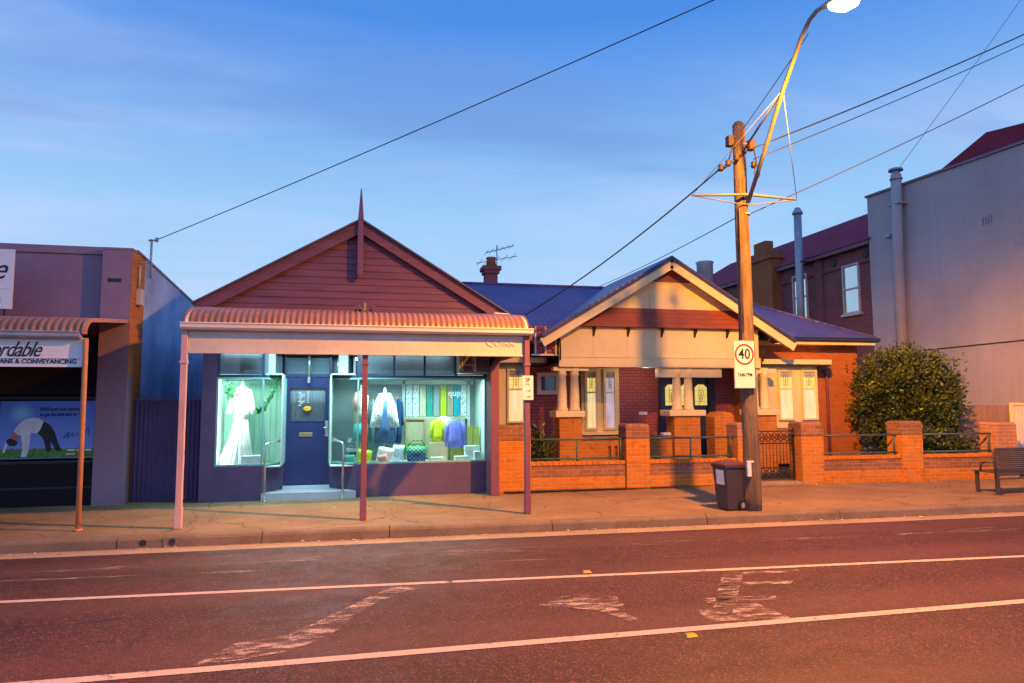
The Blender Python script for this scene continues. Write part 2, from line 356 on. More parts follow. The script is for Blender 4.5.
# worn road paint: chips away to what lies below
def paint(name, lo, hi, col=(.62, .50, .47), sx=1, sy=1, rot=0, sc=9):
    m, nt, b = newmat(name)
    mp = nd(nt, 'ShaderNodeMapping', {'Vector': coords(nt), 'Scale': (sx, sy, 1), 'Rotation': (0, 0, R(rot))}).outputs[0]
    n1 = noise(nt, mp, sc, 6, .75); n2 = noise(nt, coords(nt), 80, 3, .7)
    f = nd(nt, 'ShaderNodeMath', {0: n1, 1: mrange(nt, n2, 0, 1, -.16, .16)}, operation='ADD').outputs[0]
    c = mixrgb(nt, mrange(nt, n2, .35, .7), darker(col, .6), col); nt.links.new(c, b.inputs['Base Color']); b.inputs['Roughness'].default_value = .7
    nt.links.new(mrange(nt, f, lo, hi), b.inputs['Alpha']); bumpto(nt, b, n2, .4, .005)
    return m
paint('line_paint', .30, .38, sc=5)
paint('worn_paint', .47, .60, (.50, .38, .35), .45, 1.3, 40, sc=8)
paint('ghost_paint', .54, .68, (.40, .30, .30), .35, 2.5, 0, 4)

# ------------------------------------------------------------ ground, road, kerb, footpath
def strip(y0, y1, z, x0=-60, x1=90, nx=60):     # y0,y1 are functions of x
    mb = MB(); xs = [x0+(x1-x0)*i/nx for i in range(nx+1)]
    for a_, b_ in zip(xs, xs[1:]): mb.add([(a_, y0(a_), z), (b_, y0(b_), z), (b_, y1(b_), z), (a_, y1(a_), z)], [(0, 1, 2, 3)])
    return mb
kerb = lambda x: 10.10-.037*x
chan = lambda x: kerb(x)-.42
mb = MB().add([(-900, -900, -.18), (900, -900, -.18), (900, 900, -.18), (-900, 900, -.18)], [(0, 1, 2, 3)]); struct(mb, 'ground', 'soil')
struct(strip(lambda x: -14, lambda x: chan(x), -.13), 'road', 'asphalt')
mb = MB(); xs = [-60+150*i/100 for i in range(101)]
for a_, b_ in zip(xs, xs[1:]):                   # concrete channel, dished slightly below the road
    mb.add([(a_, chan(a_), -.128), (b_, chan(b_), -.128), (b_, kerb(b_), -.145), (a_, kerb(a_), -.145)], [(0, 1, 2, 3)])
struct(mb, 'gutter_channel', 'concrete')
mb = MB(); x = -60.
while x < 90:                                    # kerb stones with open joints and a rounded nose
    l = random.uniform(1.7, 2.6); a_, b_ = x+.006, x+l-.006
    dz = random.uniform(-.006, .006)
    prof = [(0, -.20), (.012, -.04), (.03, -.012), (.06, 0.001), (.19, .002), (.19, -.2)]
    vs = [(q, kerb(q)+p, z+dz) for q in (a_, b_) for p, z in prof]; n = len(prof)
    mb.add(vs, [(i, i+1, n+i+1, n+i) for i in range(n-1)]+[list(range(n))[::-1], list(range(n, 2*n))]); x += l
mat('kerb_stone', (.21, .145, .10), .85, .25, 1.6, .45, .3, 90)
struct(mb, 'kerb', 'kerb_stone')
struct(strip(lambda x: kerb(x)+.185, lambda x: 15., -.002), 'footpath', 'footpath_asphalt')
struct(strip(lambda x: 13.1, lambda x: 24., .03, 2.9, 20, 20), 'garden_ground', 'soil')
# painted lines
l1 = lambda x: 7.53-.073*x; l2 = lambda x: 5.49-.008*x
struct(strip(lambda x: l1(x)-.045, lambda x: l1(x)+.045, -.126), 'edge_line_marking', 'line_paint')
struct(strip(lambda x: l2(x)-.055, lambda x: l2(x)+.055, -.126), 'centre_line_marking', 'line_paint')
struct(strip(lambda x: 8.35-.075*x, lambda x: 8.42-.075*x, -.126, -4.6, 4.5), 'faded_line_marking', 'ghost_paint')
struct(strip(lambda x: 8.75-.05*x, lambda x: 9.05-.05*x, -.1265, -20, 40), 'pale_seam', 'ghost_paint')
def patch(pts, name, m='worn_paint'):
    struct(MB().add([(x, y, -.125) for x, y in pts], [list(range(len(pts)))]), name, m)
patch([(-1.12, 5.60), (-.9, 6.0), (-.5, 6.12), (-.22, 6.5), (.08, 6.95), (.42, 7.40), (.72, 7.32), (.5, 7.15), (.28, 6.92), (.02, 6.5), (-.1, 6.15), (-.4, 5.75), (-.8, 5.62)], 'worn_arrow_marking')
patch([(1.72, 6.42), (1.95, 6.62), (2.2, 6.66), (2.55, 6.52), (2.52, 6.25), (2.40, 6.1), (2.5, 5.72), (2.38, 5.78), (2.22, 6.12), (1.95, 6.3)], 'worn_patch_marking')
for k, q in enumerate([[(4.2, 7.10), (4.95, 7.02), (4.9, 6.93), (4.1, 7.0)], [(3.8, 6.72), (4.6, 6.62), (4.5, 6.52), (3.7, 6.62)], [(3.98, 7.0), (4.25, 7.02), (3.75, 6.3), (3.35, 5.75), (3.25, 5.9)], [(3.35, 6.25), (4.1, 6.18), (4.0, 6.05), (3.3, 6.1)], [(3.1, 5.95), (3.75, 6.0), (3.8, 5.5), (3.05, 5.6)]]):
    patch(q, 'worn_symbol_marking', 'worn_paint')
for (x, y), lb in zip(((2.72, 5.32), (2.58, 7.50)), ('yellow road reflector beside the near white line', 'yellow road reflector on the far white line')):
    mb = MB(); mb.tbox((x-.05, x+.05, y-.045, y+.045, -.127), (x-.04, x+.04, y-.02, y+.02, -.110))
    if 'reflector_yellow' not in MATS: mat('reflector_yellow', (.45, .26, .04), .3)
    single(mb, 'road_reflector', 'reflector_yellow', lb, 'road reflector', (x, y, -.127), 'road reflectors')
# ------------------------------------------------------------ helpers for roofs and gables
def bullnose(mb, x0, x1, prof, pitch=.076, amp=.011, mi=0):
    n = int((x1-x0)/pitch*6); vs = []; fs = []; np_ = len(prof)
    for i in range(n+1):
        x = x0+(x1-x0)*i/n; d = amp*sin(2*pi*(x-x0)/pitch)
        for j, (y, z) in enumerate(prof):
            y0, z0 = prof[max(j-1, 0)]; y1, z1 = prof[min(j+1, np_-1)]
            l = math.hypot(y1-y0, z1-z0); vs.append((x, y-(z1-z0)/l*d, z+(y1-y0)/l*d))
    for i in range(n):
        for j in range(np_-1):
            fs.append((i*np_+j, (i+1)*np_+j, (i+1)*np_+j+1, i*np_+j+1))
    mb.add(vs, fs, mi, True)
def bull_prof(yg, zg, dy, dz, yend, zend):
    p = [(yg+dy*(1-cos(t)), zg+dz*sin(t)) for t in [R(a_) for a_ in (0, 10, 20, 30, 40, 50, 60, 68, 75)]]
    y, z = p[-1]
    return p+[(y+(yend-y)*k, z+(zend-z)*k) for k in (.1, .3, .65, 1)]
def lapped(mb, y, z0, z1, edges, bh=.14, lip=.018, mi=0):    # boards whose ends follow edges(z) -> (xl, xr)
    z = z0
    while z < z1-.02:
        t = min(z+bh, z1); a0, b0 = edges(z); a1, b1 = edges(t)
        vs = [(a0, y-lip, z), (b0, y-lip, z), (b1, y-.003, t), (a1, y-.003, t), (a0, y+.012, z), (b0, y+.012, z)]
        mb.add(vs, [(0, 1, 2, 3), (0, 4, 5, 1)], mi); z = t
def gutter(mb, x0, x1, y, z, s=.10, mi=0):
    pr = [(y+.02, z-.02), (y-.07, z-.02), (y-.10, z+.01), (y-.105, z+.05), (y-.12, z+.075), (y-.108, z+.085), (y-.09, z+.06), (y+.02, z+.03)]
    mb.prism_x(pr[::-1], x0, x1, mi)

mat('display_white', (.62, .70, .66), .7, .06, 3, .06, .03)
mat('display_grey', (.32, .42, .46), .7, .15, 3, .1, .03)
mat('tile_floor', (.62, .62, .64), .4, .1, 4, .15, .04)
mat('transom_back', (.42, .48, .50), .7, .3, 1.5, .1, 0)
mat('brass', (.55, .42, .18), .35, .1, 5, .1, .03, metal=.8)
mat('sunflower', (.80, .38, .02), .5)
mat('net_curtain', (.40, .44, .50), .8, .25, 6, .1, .1, 60, stretch=(6, 6, .3))
mat('ac_grey', (.28, .28, .30), .5, .15, 5, .2, .05)

# ------------------------------------------------------------ shop building
shop = thing('shop_building', 'single storey shop with maroon weatherboard gable, bullnose verandah and two lit display windows', 'shop', (0, 13.4, 0))
mb = MB()
mb.box(-2.70, -2.45, 13.4, 13.55, 0, 2.80)                 # left pier
mb.box(-2.45, -1.63, 13.403, 13.5, 0, .63)                 # left stall riser
mb.prism_z([(-1.63, 13.404), (-1.29, 13.95), (-1.35, 14.0), (-1.70, 13.46)], 0, .63)
mb.prism_z([(-.46, 13.95), (.06, 13.404), (.13, 13.46), (-.40, 14.0)], 0, .63)
mb.box(.06, 2.56, 13.403, 13.5, 0, .61)                    # right stall riser
mb.box(-2.70, 2.80, 13.41, 13.6, 2.76, 3.62)               # head wall behind the verandah
mb.box(-1.62, .05, 13.62, 14.2, 2.745, 2.86)               # recess ceiling
mb.box(-2.70, -2.62, 13.55, 23, 0, 3.5); mb.box(2.72, 2.80, 13.42, 23, 0, 3.2); mb.box(-2.62, 2.72, 22.9, 23, 0, 3.2)
mb.build('wall', 'navy_paint', shop)
mb = MB(); mb.box(2.56, 2.72, 12.9, 13.41, 0, 2.45); mb.prism_y([(2.56, 2.45), (2.72, 2.45), (2.75, 2.66), (2.69, 2.66)], 12.9, 13.41)
tag(mb.build('wing_wall', 'maroon_trim', shop, .008), 'maroon side wing beside the right display window')
mb = MB(); mb.prism_z([(-1.63, 13.36), (.06, 13.36), (-.44, 13.98), (-1.31, 13.98)], -.01, .13); mb.box(-1.31, -.44, 13.86, 13.98, .132, .19)
mb.build('entry_step', 'tile_floor', shop)
# gable: lapped boards, two-step barge boards, roof
AX, AZ = .08, 5.20
edg = lambda z: (max(AX-(AZ-z)/.577, -2.74), AX+(AZ-z)/.605)
mb = MB(); lapped(mb, 13.40, 3.50, 5.18, edg, .135, .020)
mb.prism_y([(edg(3.62)[0]+.03, 3.5), (2.72, 3.5), (2.75, 3.2), (edg(3.25)[1], 3.25), (AX, AZ-.02), (edg(3.62)[0]+.03, 3.62)], 13.403, 13.45)
mb.build('gable_boards', 'maroon_paint', shop)
for sgn, sl, zb in ((-1, .577, 3.61), (1, .605, 3.22)):
    xb = AX+sgn*(5.29-zb)/sl
    mb = MB(); mb.plank((AX, 13.28, 5.29-.13), (xb, 13.28, zb-.13), .21, .04, mi=0)
    mb.plank((AX, 13.268, 5.29-.045), (xb, 13.268, zb-.045), .05, .04, mi=0); mb.build('barge_board', 'maroon_paint', shop)
    x2 = AX+sgn*(5.29-zb+.03)/sl
    mb = MB(); mb.slab([(AX, 13.18, 5.31), (x2, 13.18, zb-.01), (x2, 14.3, zb-.01), (AX, 14.3, 5.31)], .035); mb.build('roof', 'roof_dark', shop)
mb = MB(); mb.box(AX-.055, AX+.05, 13.19, 13.29, 4.22, 5.32); mb.tbox((AX-.055, AX+.05, 13.19, 13.29, 5.32), (AX-.012, AX+.008, 13.23, 13.25, 5.90)); mb.tbox((AX-.03, AX+.025, 13.22, 13.26, 4.14), (AX-.055, AX+.05, 13.19, 13.29, 4.22))
mb.build('finial', 'maroon_trim', shop)
mb = MB(); mb.slab([(-2.7, 14.3, 3.6), (2.8, 14.3, 3.3), (2.8, 23.1, 3.0), (-2.7, 23.1, 3.2)], .05); mb.prism_y([(-2.7, 3.4), (2.75, 3.2), (3.3, 3.3), (AX, 5.27), (-2.6, 3.7)], 14.25, 14.3); mb.build('rear_roof', 'roof_dark', shop)
mb = MB(); mb.box(-1.6, .3, 12.75, 12.85, 2.86, 2.91); mb.build('soffit_lamp', 'steel', shop)
lamp('soffit_light', 'AREA', (-.65, 12.9, 2.85), 100, (.50, .92, 1.0), shape='RECTANGLE', size=1.8, size_y=.06)
# verandah
ver_x0, ver_x1 = -2.45, 2.76
prof = bull_prof(10.72, 2.94, .66, .31, 13.40, 3.54)
mb = MB(); bullnose(mb, ver_x0, ver_x1, prof, .088, .010); mb.build('verandah_roof', 'roof_terracotta', shop)
mb = MB(); gutter(mb, ver_x0-.02, ver_x1+.06, 10.74, 2.875); mb.build('gutter', 'white_paint', shop)
mb = MB(); mb.box(-2.38, 2.68, 10.775, 10.81, 2.515, 2.90); mb.box(-2.38, 2.68, 10.762, 10.775, 2.515, 2.54)
fas = mb.build('fascia', 'fascia_paint', shop)
text('lettering', 'QUIRK', .13, 2.30, 10.772, 2.72, 'fascia_paint', fas, .008, sx=1.15, spacing=1.05)
for x in (ver_x0+.05, ver_x1-.04):                            # end frames under the sheet edge
    mb = MB()
    for (y0, z0), (y1, z1) in zip(prof, prof[1:]): mb.plank((x, y0, z0-.04), (x, y1, z1-.04), .06, .035, up=(0, -.3, 1))
    mb.build('verge_trim', 'white_paint', shop)
mb = MB(); mb.box(ver_x0+.1, ver_x1-.1, 10.87, 10.93, 2.6, 2.8)
for k in range(5): mb.box(ver_x0+.1+k*1.27, ver_x0+.15+k*1.27, 10.93, 13.4, 2.88, 2.96)
mb.build('verandah_frame', 'maroon_trim', shop)
for x, mt, lb in ((-2.425, 'pink_post', 'pale flaking verandah post'), (.16, 'maroon_trim', None), (2.73, 'maroon_trim', None)):
    mb = MB(); mb.box(x-.043, x+.043, 10.735+.08*(x == .16), 10.821+.08*(x == .16), -.02, 2.88); k_ = .08*(x == .16); mb.box(x-.055, x+.055, 10.723+k_, 10.833+k_, 2.36, 2.40); mb.box(x-.05, x+.05, 10.728+k_, 10.828+k_, 0, .30)
    p = mb.build('verandah_post', mt, shop, .006); tag(p, lb)
mb = MB(); mb.prism_x([(10.9, 2.56), (13.4, 2.56), (13.4, 3.42), (12.2, 3.24), (11.5, 3.12), (10.9, 2.86)], 2.72, 2.75); mb.build('side_fascia', 'maroon_trim', shop)
# glazing
def frame_rect(mb, x0, x1, z0, z1, y0, y1, w=.045, mi=0):
    mb.box(x0, x1, y0, y1, z0, z0+w, mi); mb.box(x0, x1, y0, y1, z1-w, z1, mi); mb.box(x0, x0+w, y0+.002, y1-.002, z0+w, z1-w, mi); mb.box(x1-w, x1, y0+.002, y1-.002, z0+w, z1-w, mi)
def bay_window(name, x0, x1, xr, yr, zb, zt, mulls, transoms):
    """front glass x0..x1 at Y=13.42 and a splayed return from the recess corner to (xr, yr)"""
    f = MB(); frame_rect(f, x0, x1, zb, zt, 13.405, 13.455, .03)
    for x in mulls: f.box(x-.012, x+.012, 13.40, 13.45, zb, zt)
    xc = x1 if xr > x1 else x0
    for z in (zb+.015, zt-.015): f.plank((xc, 13.43, z), (xr, yr, z), .03, .035)
    f.plank((xr, yr, zb), (xr, yr, zt), .05, .05, up=(1, 0, 0))
    w = f.build('display_window', 'teal_frame', shop)
    g = MB(); g.box(x0+.03, x1-.03, 13.428, 13.432, zb+.03, zt-.03); g.build('pane', 'shop_glass', w)
    g = MB(); d = Vector((xr-xc, yr-13.43, 0)).normalized()
    q0 = Vector((xc, 13.43, 0))+d*.03; q1 = Vector((xr, yr, 0))-d*.03
    g.add([(q0.x, q0.y, zb+.03), (q1.x, q1.y, zb+.03), (q1.x, q1.y, zt-.03), (q0.x, q0.y, zt-.03)], [(0, 1, 2, 3)]); g.build('pane', 'shop_glass', w)
    return w
bay_window('l', -2.45, -1.63, -1.30, 13.95, .63, 2.25, [], [])
bay_window('r', .06, 2.56, -.45, 13.95, .61, 2.25, [], [])
# transom lights
mb = MB()
mb.box(-2.45, -1.63, 13.404, 13.46, 2.252, 2.30); mb.box(.06, 2.56, 13.404, 13.46, 2.252, 2.30)
for x in (-2.43, -1.65, .07, .75, 1.34, 1.96, 2.54): mb.box(x-.02, x+.02, 13.405, 13.455, 2.30, 2.76)
for (xa, xb) in ((-1.63, -1.30), (.06, -.45)):
    for z in (2.275, 2.74): mb.plank((xa, 13.43, z), (xb, 13.95, z), .045, .045)
mb.box(-1.34, -.42, 13.93, 13.985, 2.28, 2.34); mb.box(-1.34, -1.285, 13.935, 13.98, .13, 2.75); mb.box(-.475, -.42, 13.935, 13.98, .13, 2.75)
tf = mb.build('transom_frame', 'dark_frame', shop)
mb = MB()
for xa, xb in ((-2.41, -1.67), (.09, .73), (.77, 1.32), (1.36, 1.94)): mb.box(xa, xb, 13.43, 13.434, 2.3, 2.76)
mb.box(-1.285, -.475, 13.95, 13.954, 2.34, 2.75)
for (xa, xb) in ((-1.63, -1.30), (.06, -.45)): mb.add([(xa, 13.43, 2.3), (xb, 13.95, 2.3), (xb, 13.95, 2.72), (xa, 13.43, 2.72)], [(0, 1, 2, 3)])
mb.build('pane', 'dark_glass', tf)
for x0, x1, y in ((-2.45, -1.45, 13.52), (-.3, 1.95, 13.52), (-1.33, -.43, 14.0)):
    mb = MB(); mb.box(x0, x1, y+.1*(x0 == -.3), y+.02+.1*(x0 == -.3), 2.335, 2.76); mb.build('blind', 'transom_back', shop)
for p0, p1 in (((-1.66, 13.5), (-1.37, 13.98)), ((.10, 13.5), (-.38, 13.98))): mb = MB(); mb.plank((p0[0], p0[1], 2.54), (p1[0], p1[1], 2.54), .42, .015); mb.build('blind', 'transom_back', shop)
# door
mb = MB(); mb.box(-1.285, -.475, 13.95, 13.99, .19, 1.42); mb.box(-1.285, -1.21, 13.95, 13.99, 1.42, 2.28); mb.box(-.555, -.475, 13.95, 13.99, 1.42, 2.28); mb.box(-1.21, -.555, 13.95, 13.99, 2.07, 2.28)
mb.box(-1.2, -.56, 13.942, 13.95, .22, .36); mb.box(-1.23, -.54, 13.94, 13.95, 1.40, 1.435)
dr = mb.build('door', 'door_blue', shop, .004)
mb = MB(); mb.box(-1.21, -.555, 13.968, 13.972, 1.42, 2.07); gp = mb.build('pane', 'shop_glass', dr)
mb = MB()
vs = []; n = 44
for i in range(n+1):
    x = -1.21+.655*i/n; y = 14.03+.012*sin(i*1.5); vs += [(x, y, 1.40), (x, y, 2.09)]
mb.add(vs, [(2*i, 2*i+2, 2*i+3, 2*i+1) for i in range(n)], 0, True); mb.build('curtain', 'net_curtain', dr)
mb = MB()
for k in range(12): mb.tube([(-.885, 13.962, 1.66), (-.885+.075*cos(k*pi/6), 13.96, 1.66+.05*sin(k*pi/6))], [.012, .02], 6)
mb.build('flower_decal', 'sunflower', dr)
mb = MB()
for k in range(7): mb.box(-1.06+.03*(k % 2), -1.0+.03*(k % 3), 13.962, 13.966, 1.72+.04*k, 1.735+.04*k)
for k in range(6): mb.box(-.90, -.86, 13.962, 13.966, 1.78+.04*k, 1.79+.04*k)
mb.build('window_lettering', 'sign_white', dr)
mb = MB(); mb.box(-1.03, -.78, 13.936, 13.95, 1.12, 1.20); mb.build('letter_slot', 'brass', dr, .004)
mb = MB(); mb.box(-.545, -.485, 13.938, 13.95, 1.12, 1.42); mb.tube([(-.515, 13.94, 1.3), (-.515, 13.89, 1.3), (-.56, 13.885, 1.29)], .012, 8); mb.build('handle', 'steel', dr, .003)
for x0, x1 in ((-1.56, -1.36), (-.18, -.36)):
    yb = 13.75
    mb = MB(); mb.tube([(x0, 13.22, 0), (x0, 13.22, .98), (x0+(.02 if x1 > x0 else -.02), 13.24, 1.03), (x0+(.06 if x1 > x0 else -.06), 13.30, 1.05), (x1, yb, 1.06)], .02, 10); mb.tube([(x0, 13.22, 0), (x0, 13.22, .015)], .05, 12); mb.tube([(x1, yb-.02, 1.06), (x1, yb+.03, 1.06)], .045, 12)
    mb.build('handrail', 'steel', shop)
mb = MB(); mb.tube([(-.86, 13.86, 2.76), (-.86, 13.86, 2.28)], .022, 8); mb.box(-.885, -.835, 13.84, 13.88, 2.16, 2.28); mb.build('door_chime_rod', 'steel', shop)
# display bays
def shell(x0, x1, y0, y1, z0, z1, xs, backmat):
    mb = MB(); mb.box(x0, x1, y0, y1, z0-.02, z0, 0); mb.box(x0, x1, y0, y1, z1, z1+.02, 0); mb.box(x0-.02, x0, y0, y1, z0, z1, 0); mb.box(x1, x1+.02, y0, y1, z0, z1, 0); mb.box(x0, x1, y1, y1+.02, z0, z1, 1)
    return mb.build('display_bay', ['display_white', backmat], shop)
mat('display_green', (.34, .56, .47), .7, .15, 3, .1, .05, stretch=(5, 5, .4))
sb = shell(-2.44, -1.32, 13.47, 14.22, .61, 2.31, 0, 'display_green')
mb = MB()
for k in range(11): mb.box(-2.40+k*.10, -2.394+k*.10, 14.205, 14.219, .62, 2.18)
mb.box(-2.44, -1.32, 14.16, 14.219, 2.16, 2.20); mb.build('panelling', 'display_green', sb)
sb2 = shell(-.42, 2.55, 13.47, 14.62, .59, 2.31, 0, 'display_grey')
mb = MB()
for x in (.98, 2.36): mb.box(x, x+.06, 14.50, 14.56, .6, 2.28)
mb.box(.3, 2.5, 14.50, 14.56, 2.15, 2.24); mb.box(1.04, 2.36, 14.50, 14.56, 1.42, 1.47); mb.build('panelling', 'display_white', sb2)
TEAL = (.52, 1.0, .86)
lamp('display_light', 'AREA', (-1.95, 13.55, 2.28), 32, (.60, 1.0, .86), shape='RECTANGLE', size=.8, size_y=.12, rot=(R(-12), 0, 0))
lamp('display_light', 'AREA', (1.2, 13.62, 2.28), 88, (.60, 1.0, .95), shape='RECTANGLE', size=2.2, size_y=.12, rot=(R(-12), 0, 0))
lamp('display_light', 'AREA', (-2.41, 13.52, 1.45), 16, (.72, 1.0, .92), shape='RECTANGLE', size=.05, size_y=1.45, rot=(R(90), 0, R(-50)))
lamp('transom_fill', 'AREA', (-1.95, 13.485, 2.73), 1.6, (.7, .95, 1), shape='RECTANGLE', size=.9, size_y=.03)  # fill lamps added inside the transom cavities to brighten the blinds
lamp('transom_fill', 'AREA', (.9, 13.53, 2.73), 3.2, (.7, .95, 1), shape='RECTANGLE', size=1.9, size_y=.04)
lamp('spot_light', 'SPOT', (-2.0, 13.50, 2.27), 70, (.85, 1, .97), spot_size=R(80), spot_blend=.8, shadow_soft_size=.05, rot=(R(10), 0, 0))
emit('letter_glow', (.65, 1.0, .95), .75)  # emission added to the window letters so they read bright
mb = MB(); text('window_lettering', 'qup', .17, 1.93, 13.424, 1.95, 'letter_glow', shop, .002, bold=.004)

# air conditioner hung over the window's right end
ac = thing('air_conditioner', 'boxy window air conditioner mounted above the right end of the shop display', 'air conditioner', (2.3, 13.4, 2.33))
mb = MB(); mb.box(1.96, 2.55, 13.02, 13.40, 2.33, 2.70); mb.build('casing', 'ac_grey', ac, .01)
mb = MB()
for k in range(9): mb.box(2.30, 2.53, 13.008, 13.02, 2.37+k*.035, 2.385+k*.035)
for k in range(7): mb.box(2.02+.028*k, 2.03+.028*k, 13.008, 13.02, 2.37, 2.65)
mb.build('grille', 'black_iron', ac)
mb = MB()
for x in (2.01, 2.26): mb.box(x, x+.018, 13.0, 13.02, 2.36, 2.67)
mb.box(2.03, 2.26, 13.003, 13.02, 2.48, 2.50); mb.build('trim', 'steel', ac)

# ------------------------------------------------------------ things in the windows
def cloth(name, col, var=.2, sc=8): return mat(name, col, .8, var, sc, .1, .25, 60)
for n_, c_ in (('cloth_white', (.85, .85, .84)), ('cloth_lime', (.62, .72, .03)), ('cloth_violet', (.20, .22, .75)), ('cloth_denim', (.07, .16, .36)), ('cloth_navy', (.02, .06, .17)), ('cloth_pink', (.75, .38, .34)), ('cloth_teal', (.05, .40, .34)), ('cloth_cream', (.72, .68, .50)), ('olive_paper', (.42, .42, .10)), ('box_white', (.80, .82, .78)), ('skin_plastic', (.70, .60, .52))): cloth(n_, c_)
mat('ivy', (.03, .22, .06), .6, .4, 12); mat('tan_board', (.52, .45, .30), .8, .2, 4); mat('hanger_wood', (.45, .30, .15), .5)
m, nt, b = newmat('print_cloth')
v = nd(nt, 'ShaderNodeTexVoronoi', {'Vector': coords(nt), 'Scale': 22.}).outputs['Distance']
nt.links.new(mixrgb(nt, mrange(nt, v, .25, .32), (.08, .22, .50), (.85, .88, .9)), b.inputs['Base Color'])
m, nt, b = newmat('basket_weave')
ch = nd(nt, 'ShaderNodeTexChecker', {'Vector': coords(nt, 'UV'), 'Scale': 26., 'Color1': (.02, .05, .10, 1), 'Color2': (1, 1, 1, 1)}).outputs['Color']
gz = nd(nt, 'ShaderNodeSeparateXYZ', {0: coords(nt)}).outputs['Z']
cc = mixrgb(nt, mrange(nt, gz, .08, .30), (.05, .12, .55), (.05, .55, .12)); nt.links.new(mixrgb(nt, 1.0, cc, ch, 'MULTIPLY'), b.inputs['Base Color'])

d = thing('dressed_mannequin', 'white full length bridal dress with train on a stand in the left window', 'mannequin', (-2.05, 13.85, .61))
mb = MB(); X = -2.07
mb.loft([(X-.07, 13.88, .615, .33, .24), (X-.05, 13.87, .9, .24, .18), (X-.02, 13.86, 1.2, .17, .13), (X, 13.85, 1.45, .12, .10), (X, 13.85, 1.58, .115, .09), (X, 13.85, 1.78, .13, .10), (X, 13.85, 1.98, .145, .10), (X, 13.85, 2.06, .10, .07), (X, 13.85, 2.09, .05, .05)], 36, 0, -.0)
for s in (-1, 1): mb.tube([(X+s*.13, 13.85, 2.03), (X+s*.165, 13.83, 1.87), (X+s*.20, 13.80, 1.68), (X+s*.215, 13.79, 1.58)], [.035, .04, .045, .05], 12)
mb.loft([(X-.01, 13.84, 1.48, .135, .11), (X, 13.85, 1.60, .135, .105), (X, 13.85, 1.74, .14, .10)], 30, 0, .0)
for k in range(9):                             # folds of the skirt
    a_ = R(200+k*17); mb.tube([(X+.115*cos(a_), 13.85+.10*sin(a_), 1.5), (X-.03+.18*cos(a_), 13.86+.14*sin(a_), 1.1), (X-.07+.33*cos(a_), 13.88+.24*sin(a_), .63)], [.008, .018, .035], 8)
mb.build('dress', 'cloth_white', d)
mb = MB(); mb.tube([(X, 13.85, 2.08), (X, 13.85, 2.17), (X, 13.85, 2.20)], [.04, .03, .01], 10); mb.build('neck_cap', 'skin_plastic', d)
mb = MB(); mb.prism_z([(-2.42, 13.55), (-2.12, 13.52), (-2.2, 13.75), (-2.36, 13.78)], .612, .65); mb.build('train', 'cloth_white', d, .015)
mb = MB(); mb.box(-2.02, -1.68, 13.55, 13.80, .612, .80); single(mb, 'plinth_box', 'box_white', 'low white box beside the hem of the bridal dress', 'plinth', (-1.85, 13.67, .612), bevel=.006)
def leaves(mb, pts, r, n, size, mi=0):
    for i in range(n):
        p = Vector(random.choice(pts))+Vector([random.gauss(0, r) for _ in range(3)])
        q = Matrix.Rotation(random.uniform(0, 6.3), 3, 'Z') @ Matrix.Rotation(random.uniform(-1.2, 1.2), 3, 'X'); s = size*random.uniform(.7, 1.3)
        mb.add([p+q @ Vector(v) for v in ((0, 0, 0), (s*.4, 0, s*.5), (0, 0, s), (-s*.4, 0, s*.5))], [(0, 1, 2, 3)], mi)
mb = MB(); pts = [(-1.78+.38*t, 13.62, 1.58+.5*t+.10*t*t-.12*sin(pi*t)) for t in [i/20 for i in range(21)]]
leaves(mb, pts, .022, 110, .07); mb.tube(pts, .005, 5); single(mb, 'leaf_garland', 'ivy', 'green leafy garland trailing down to the right of the bridal dress', 'garland', (-1.78, 13.62, 1.5))
mb = MB(); pts = [(-2.33+.10*t, 13.62, 2.10-.22*t) for t in [i/10 for i in range(11)]]
leaves(mb, pts, .04, 80, .07); single(mb, 'leaf_garland', 'ivy', 'bunch of green leaves hanging at the upper left of the bridal dress', 'garland', (-2.33, 13.62, 1.9))

def garment(name, label, cat, x, y, zt, zb, w, mt, sleeve=.3, flare=1.1, hanger=True, group=None, dep=.07):
    t = thing(name, label, cat, (x, y, zb), group)
    mb = MB(); h = zt-zb
    mb.loft([(x, y, zb, w*flare, dep*1.1), (x, y, zb+h*.3, w, dep), (x, y, zb+h*.6, w*.92, dep), (x, y, zb+h*.88, w*.95, dep*.9), (x, y, zt-.02, w*.55, dep*.7), (x, y, zt, w*.28, dep*.6)], 44, 0, .13, 11)
    if sleeve:
        for s in (-1, 1): mb.tube([(x+s*w*.72, y, zt-.05), (x+s*w*1.02, y-.01, zt-h*.28), (x+s*w*1.16, y-.02, zt-.04-sleeve)], [.042, .046, .036], 10)
    mb.build('garment', mt, t)
    if hanger:
        mb = MB(); mb.tube([(x-w*.6, y, zt-.02), (x, y, zt+.04), (x+w*.6, y, zt-.02)], .008, 6); mb.tube([(x, y, zt+.04), (x, y, zt+.09), (x+.02, y, zt+.11), (x+.035, y, zt+.09)], .005, 6); mb.build('hanger', 'hanger_wood', t)
    return t
garment('lime_blouse', 'lime yellow blouse hung on the tan display board', 'blouse', 1.68, 14.05, 1.43, .98, .115, 'cloth_lime', .34)
garment('violet_shirt', 'violet blue long sleeved shirt hung beside the lime blouse', 'shirt', 2.02, 13.95, 1.42, .86, .17, 'cloth_violet', .50)
garment('white_shawl', 'white shawl pinned behind the lime blouse', 'shawl', 1.82, 14.20, 1.48, 1.05, .17, 'cloth_white', 0, hanger=False, dep=.03)
d = thing('dressed_mannequin', 'mannequin in patterned white and blue jacket over a denim dress in the right window', 'mannequin', (.60, 13.95, .59))
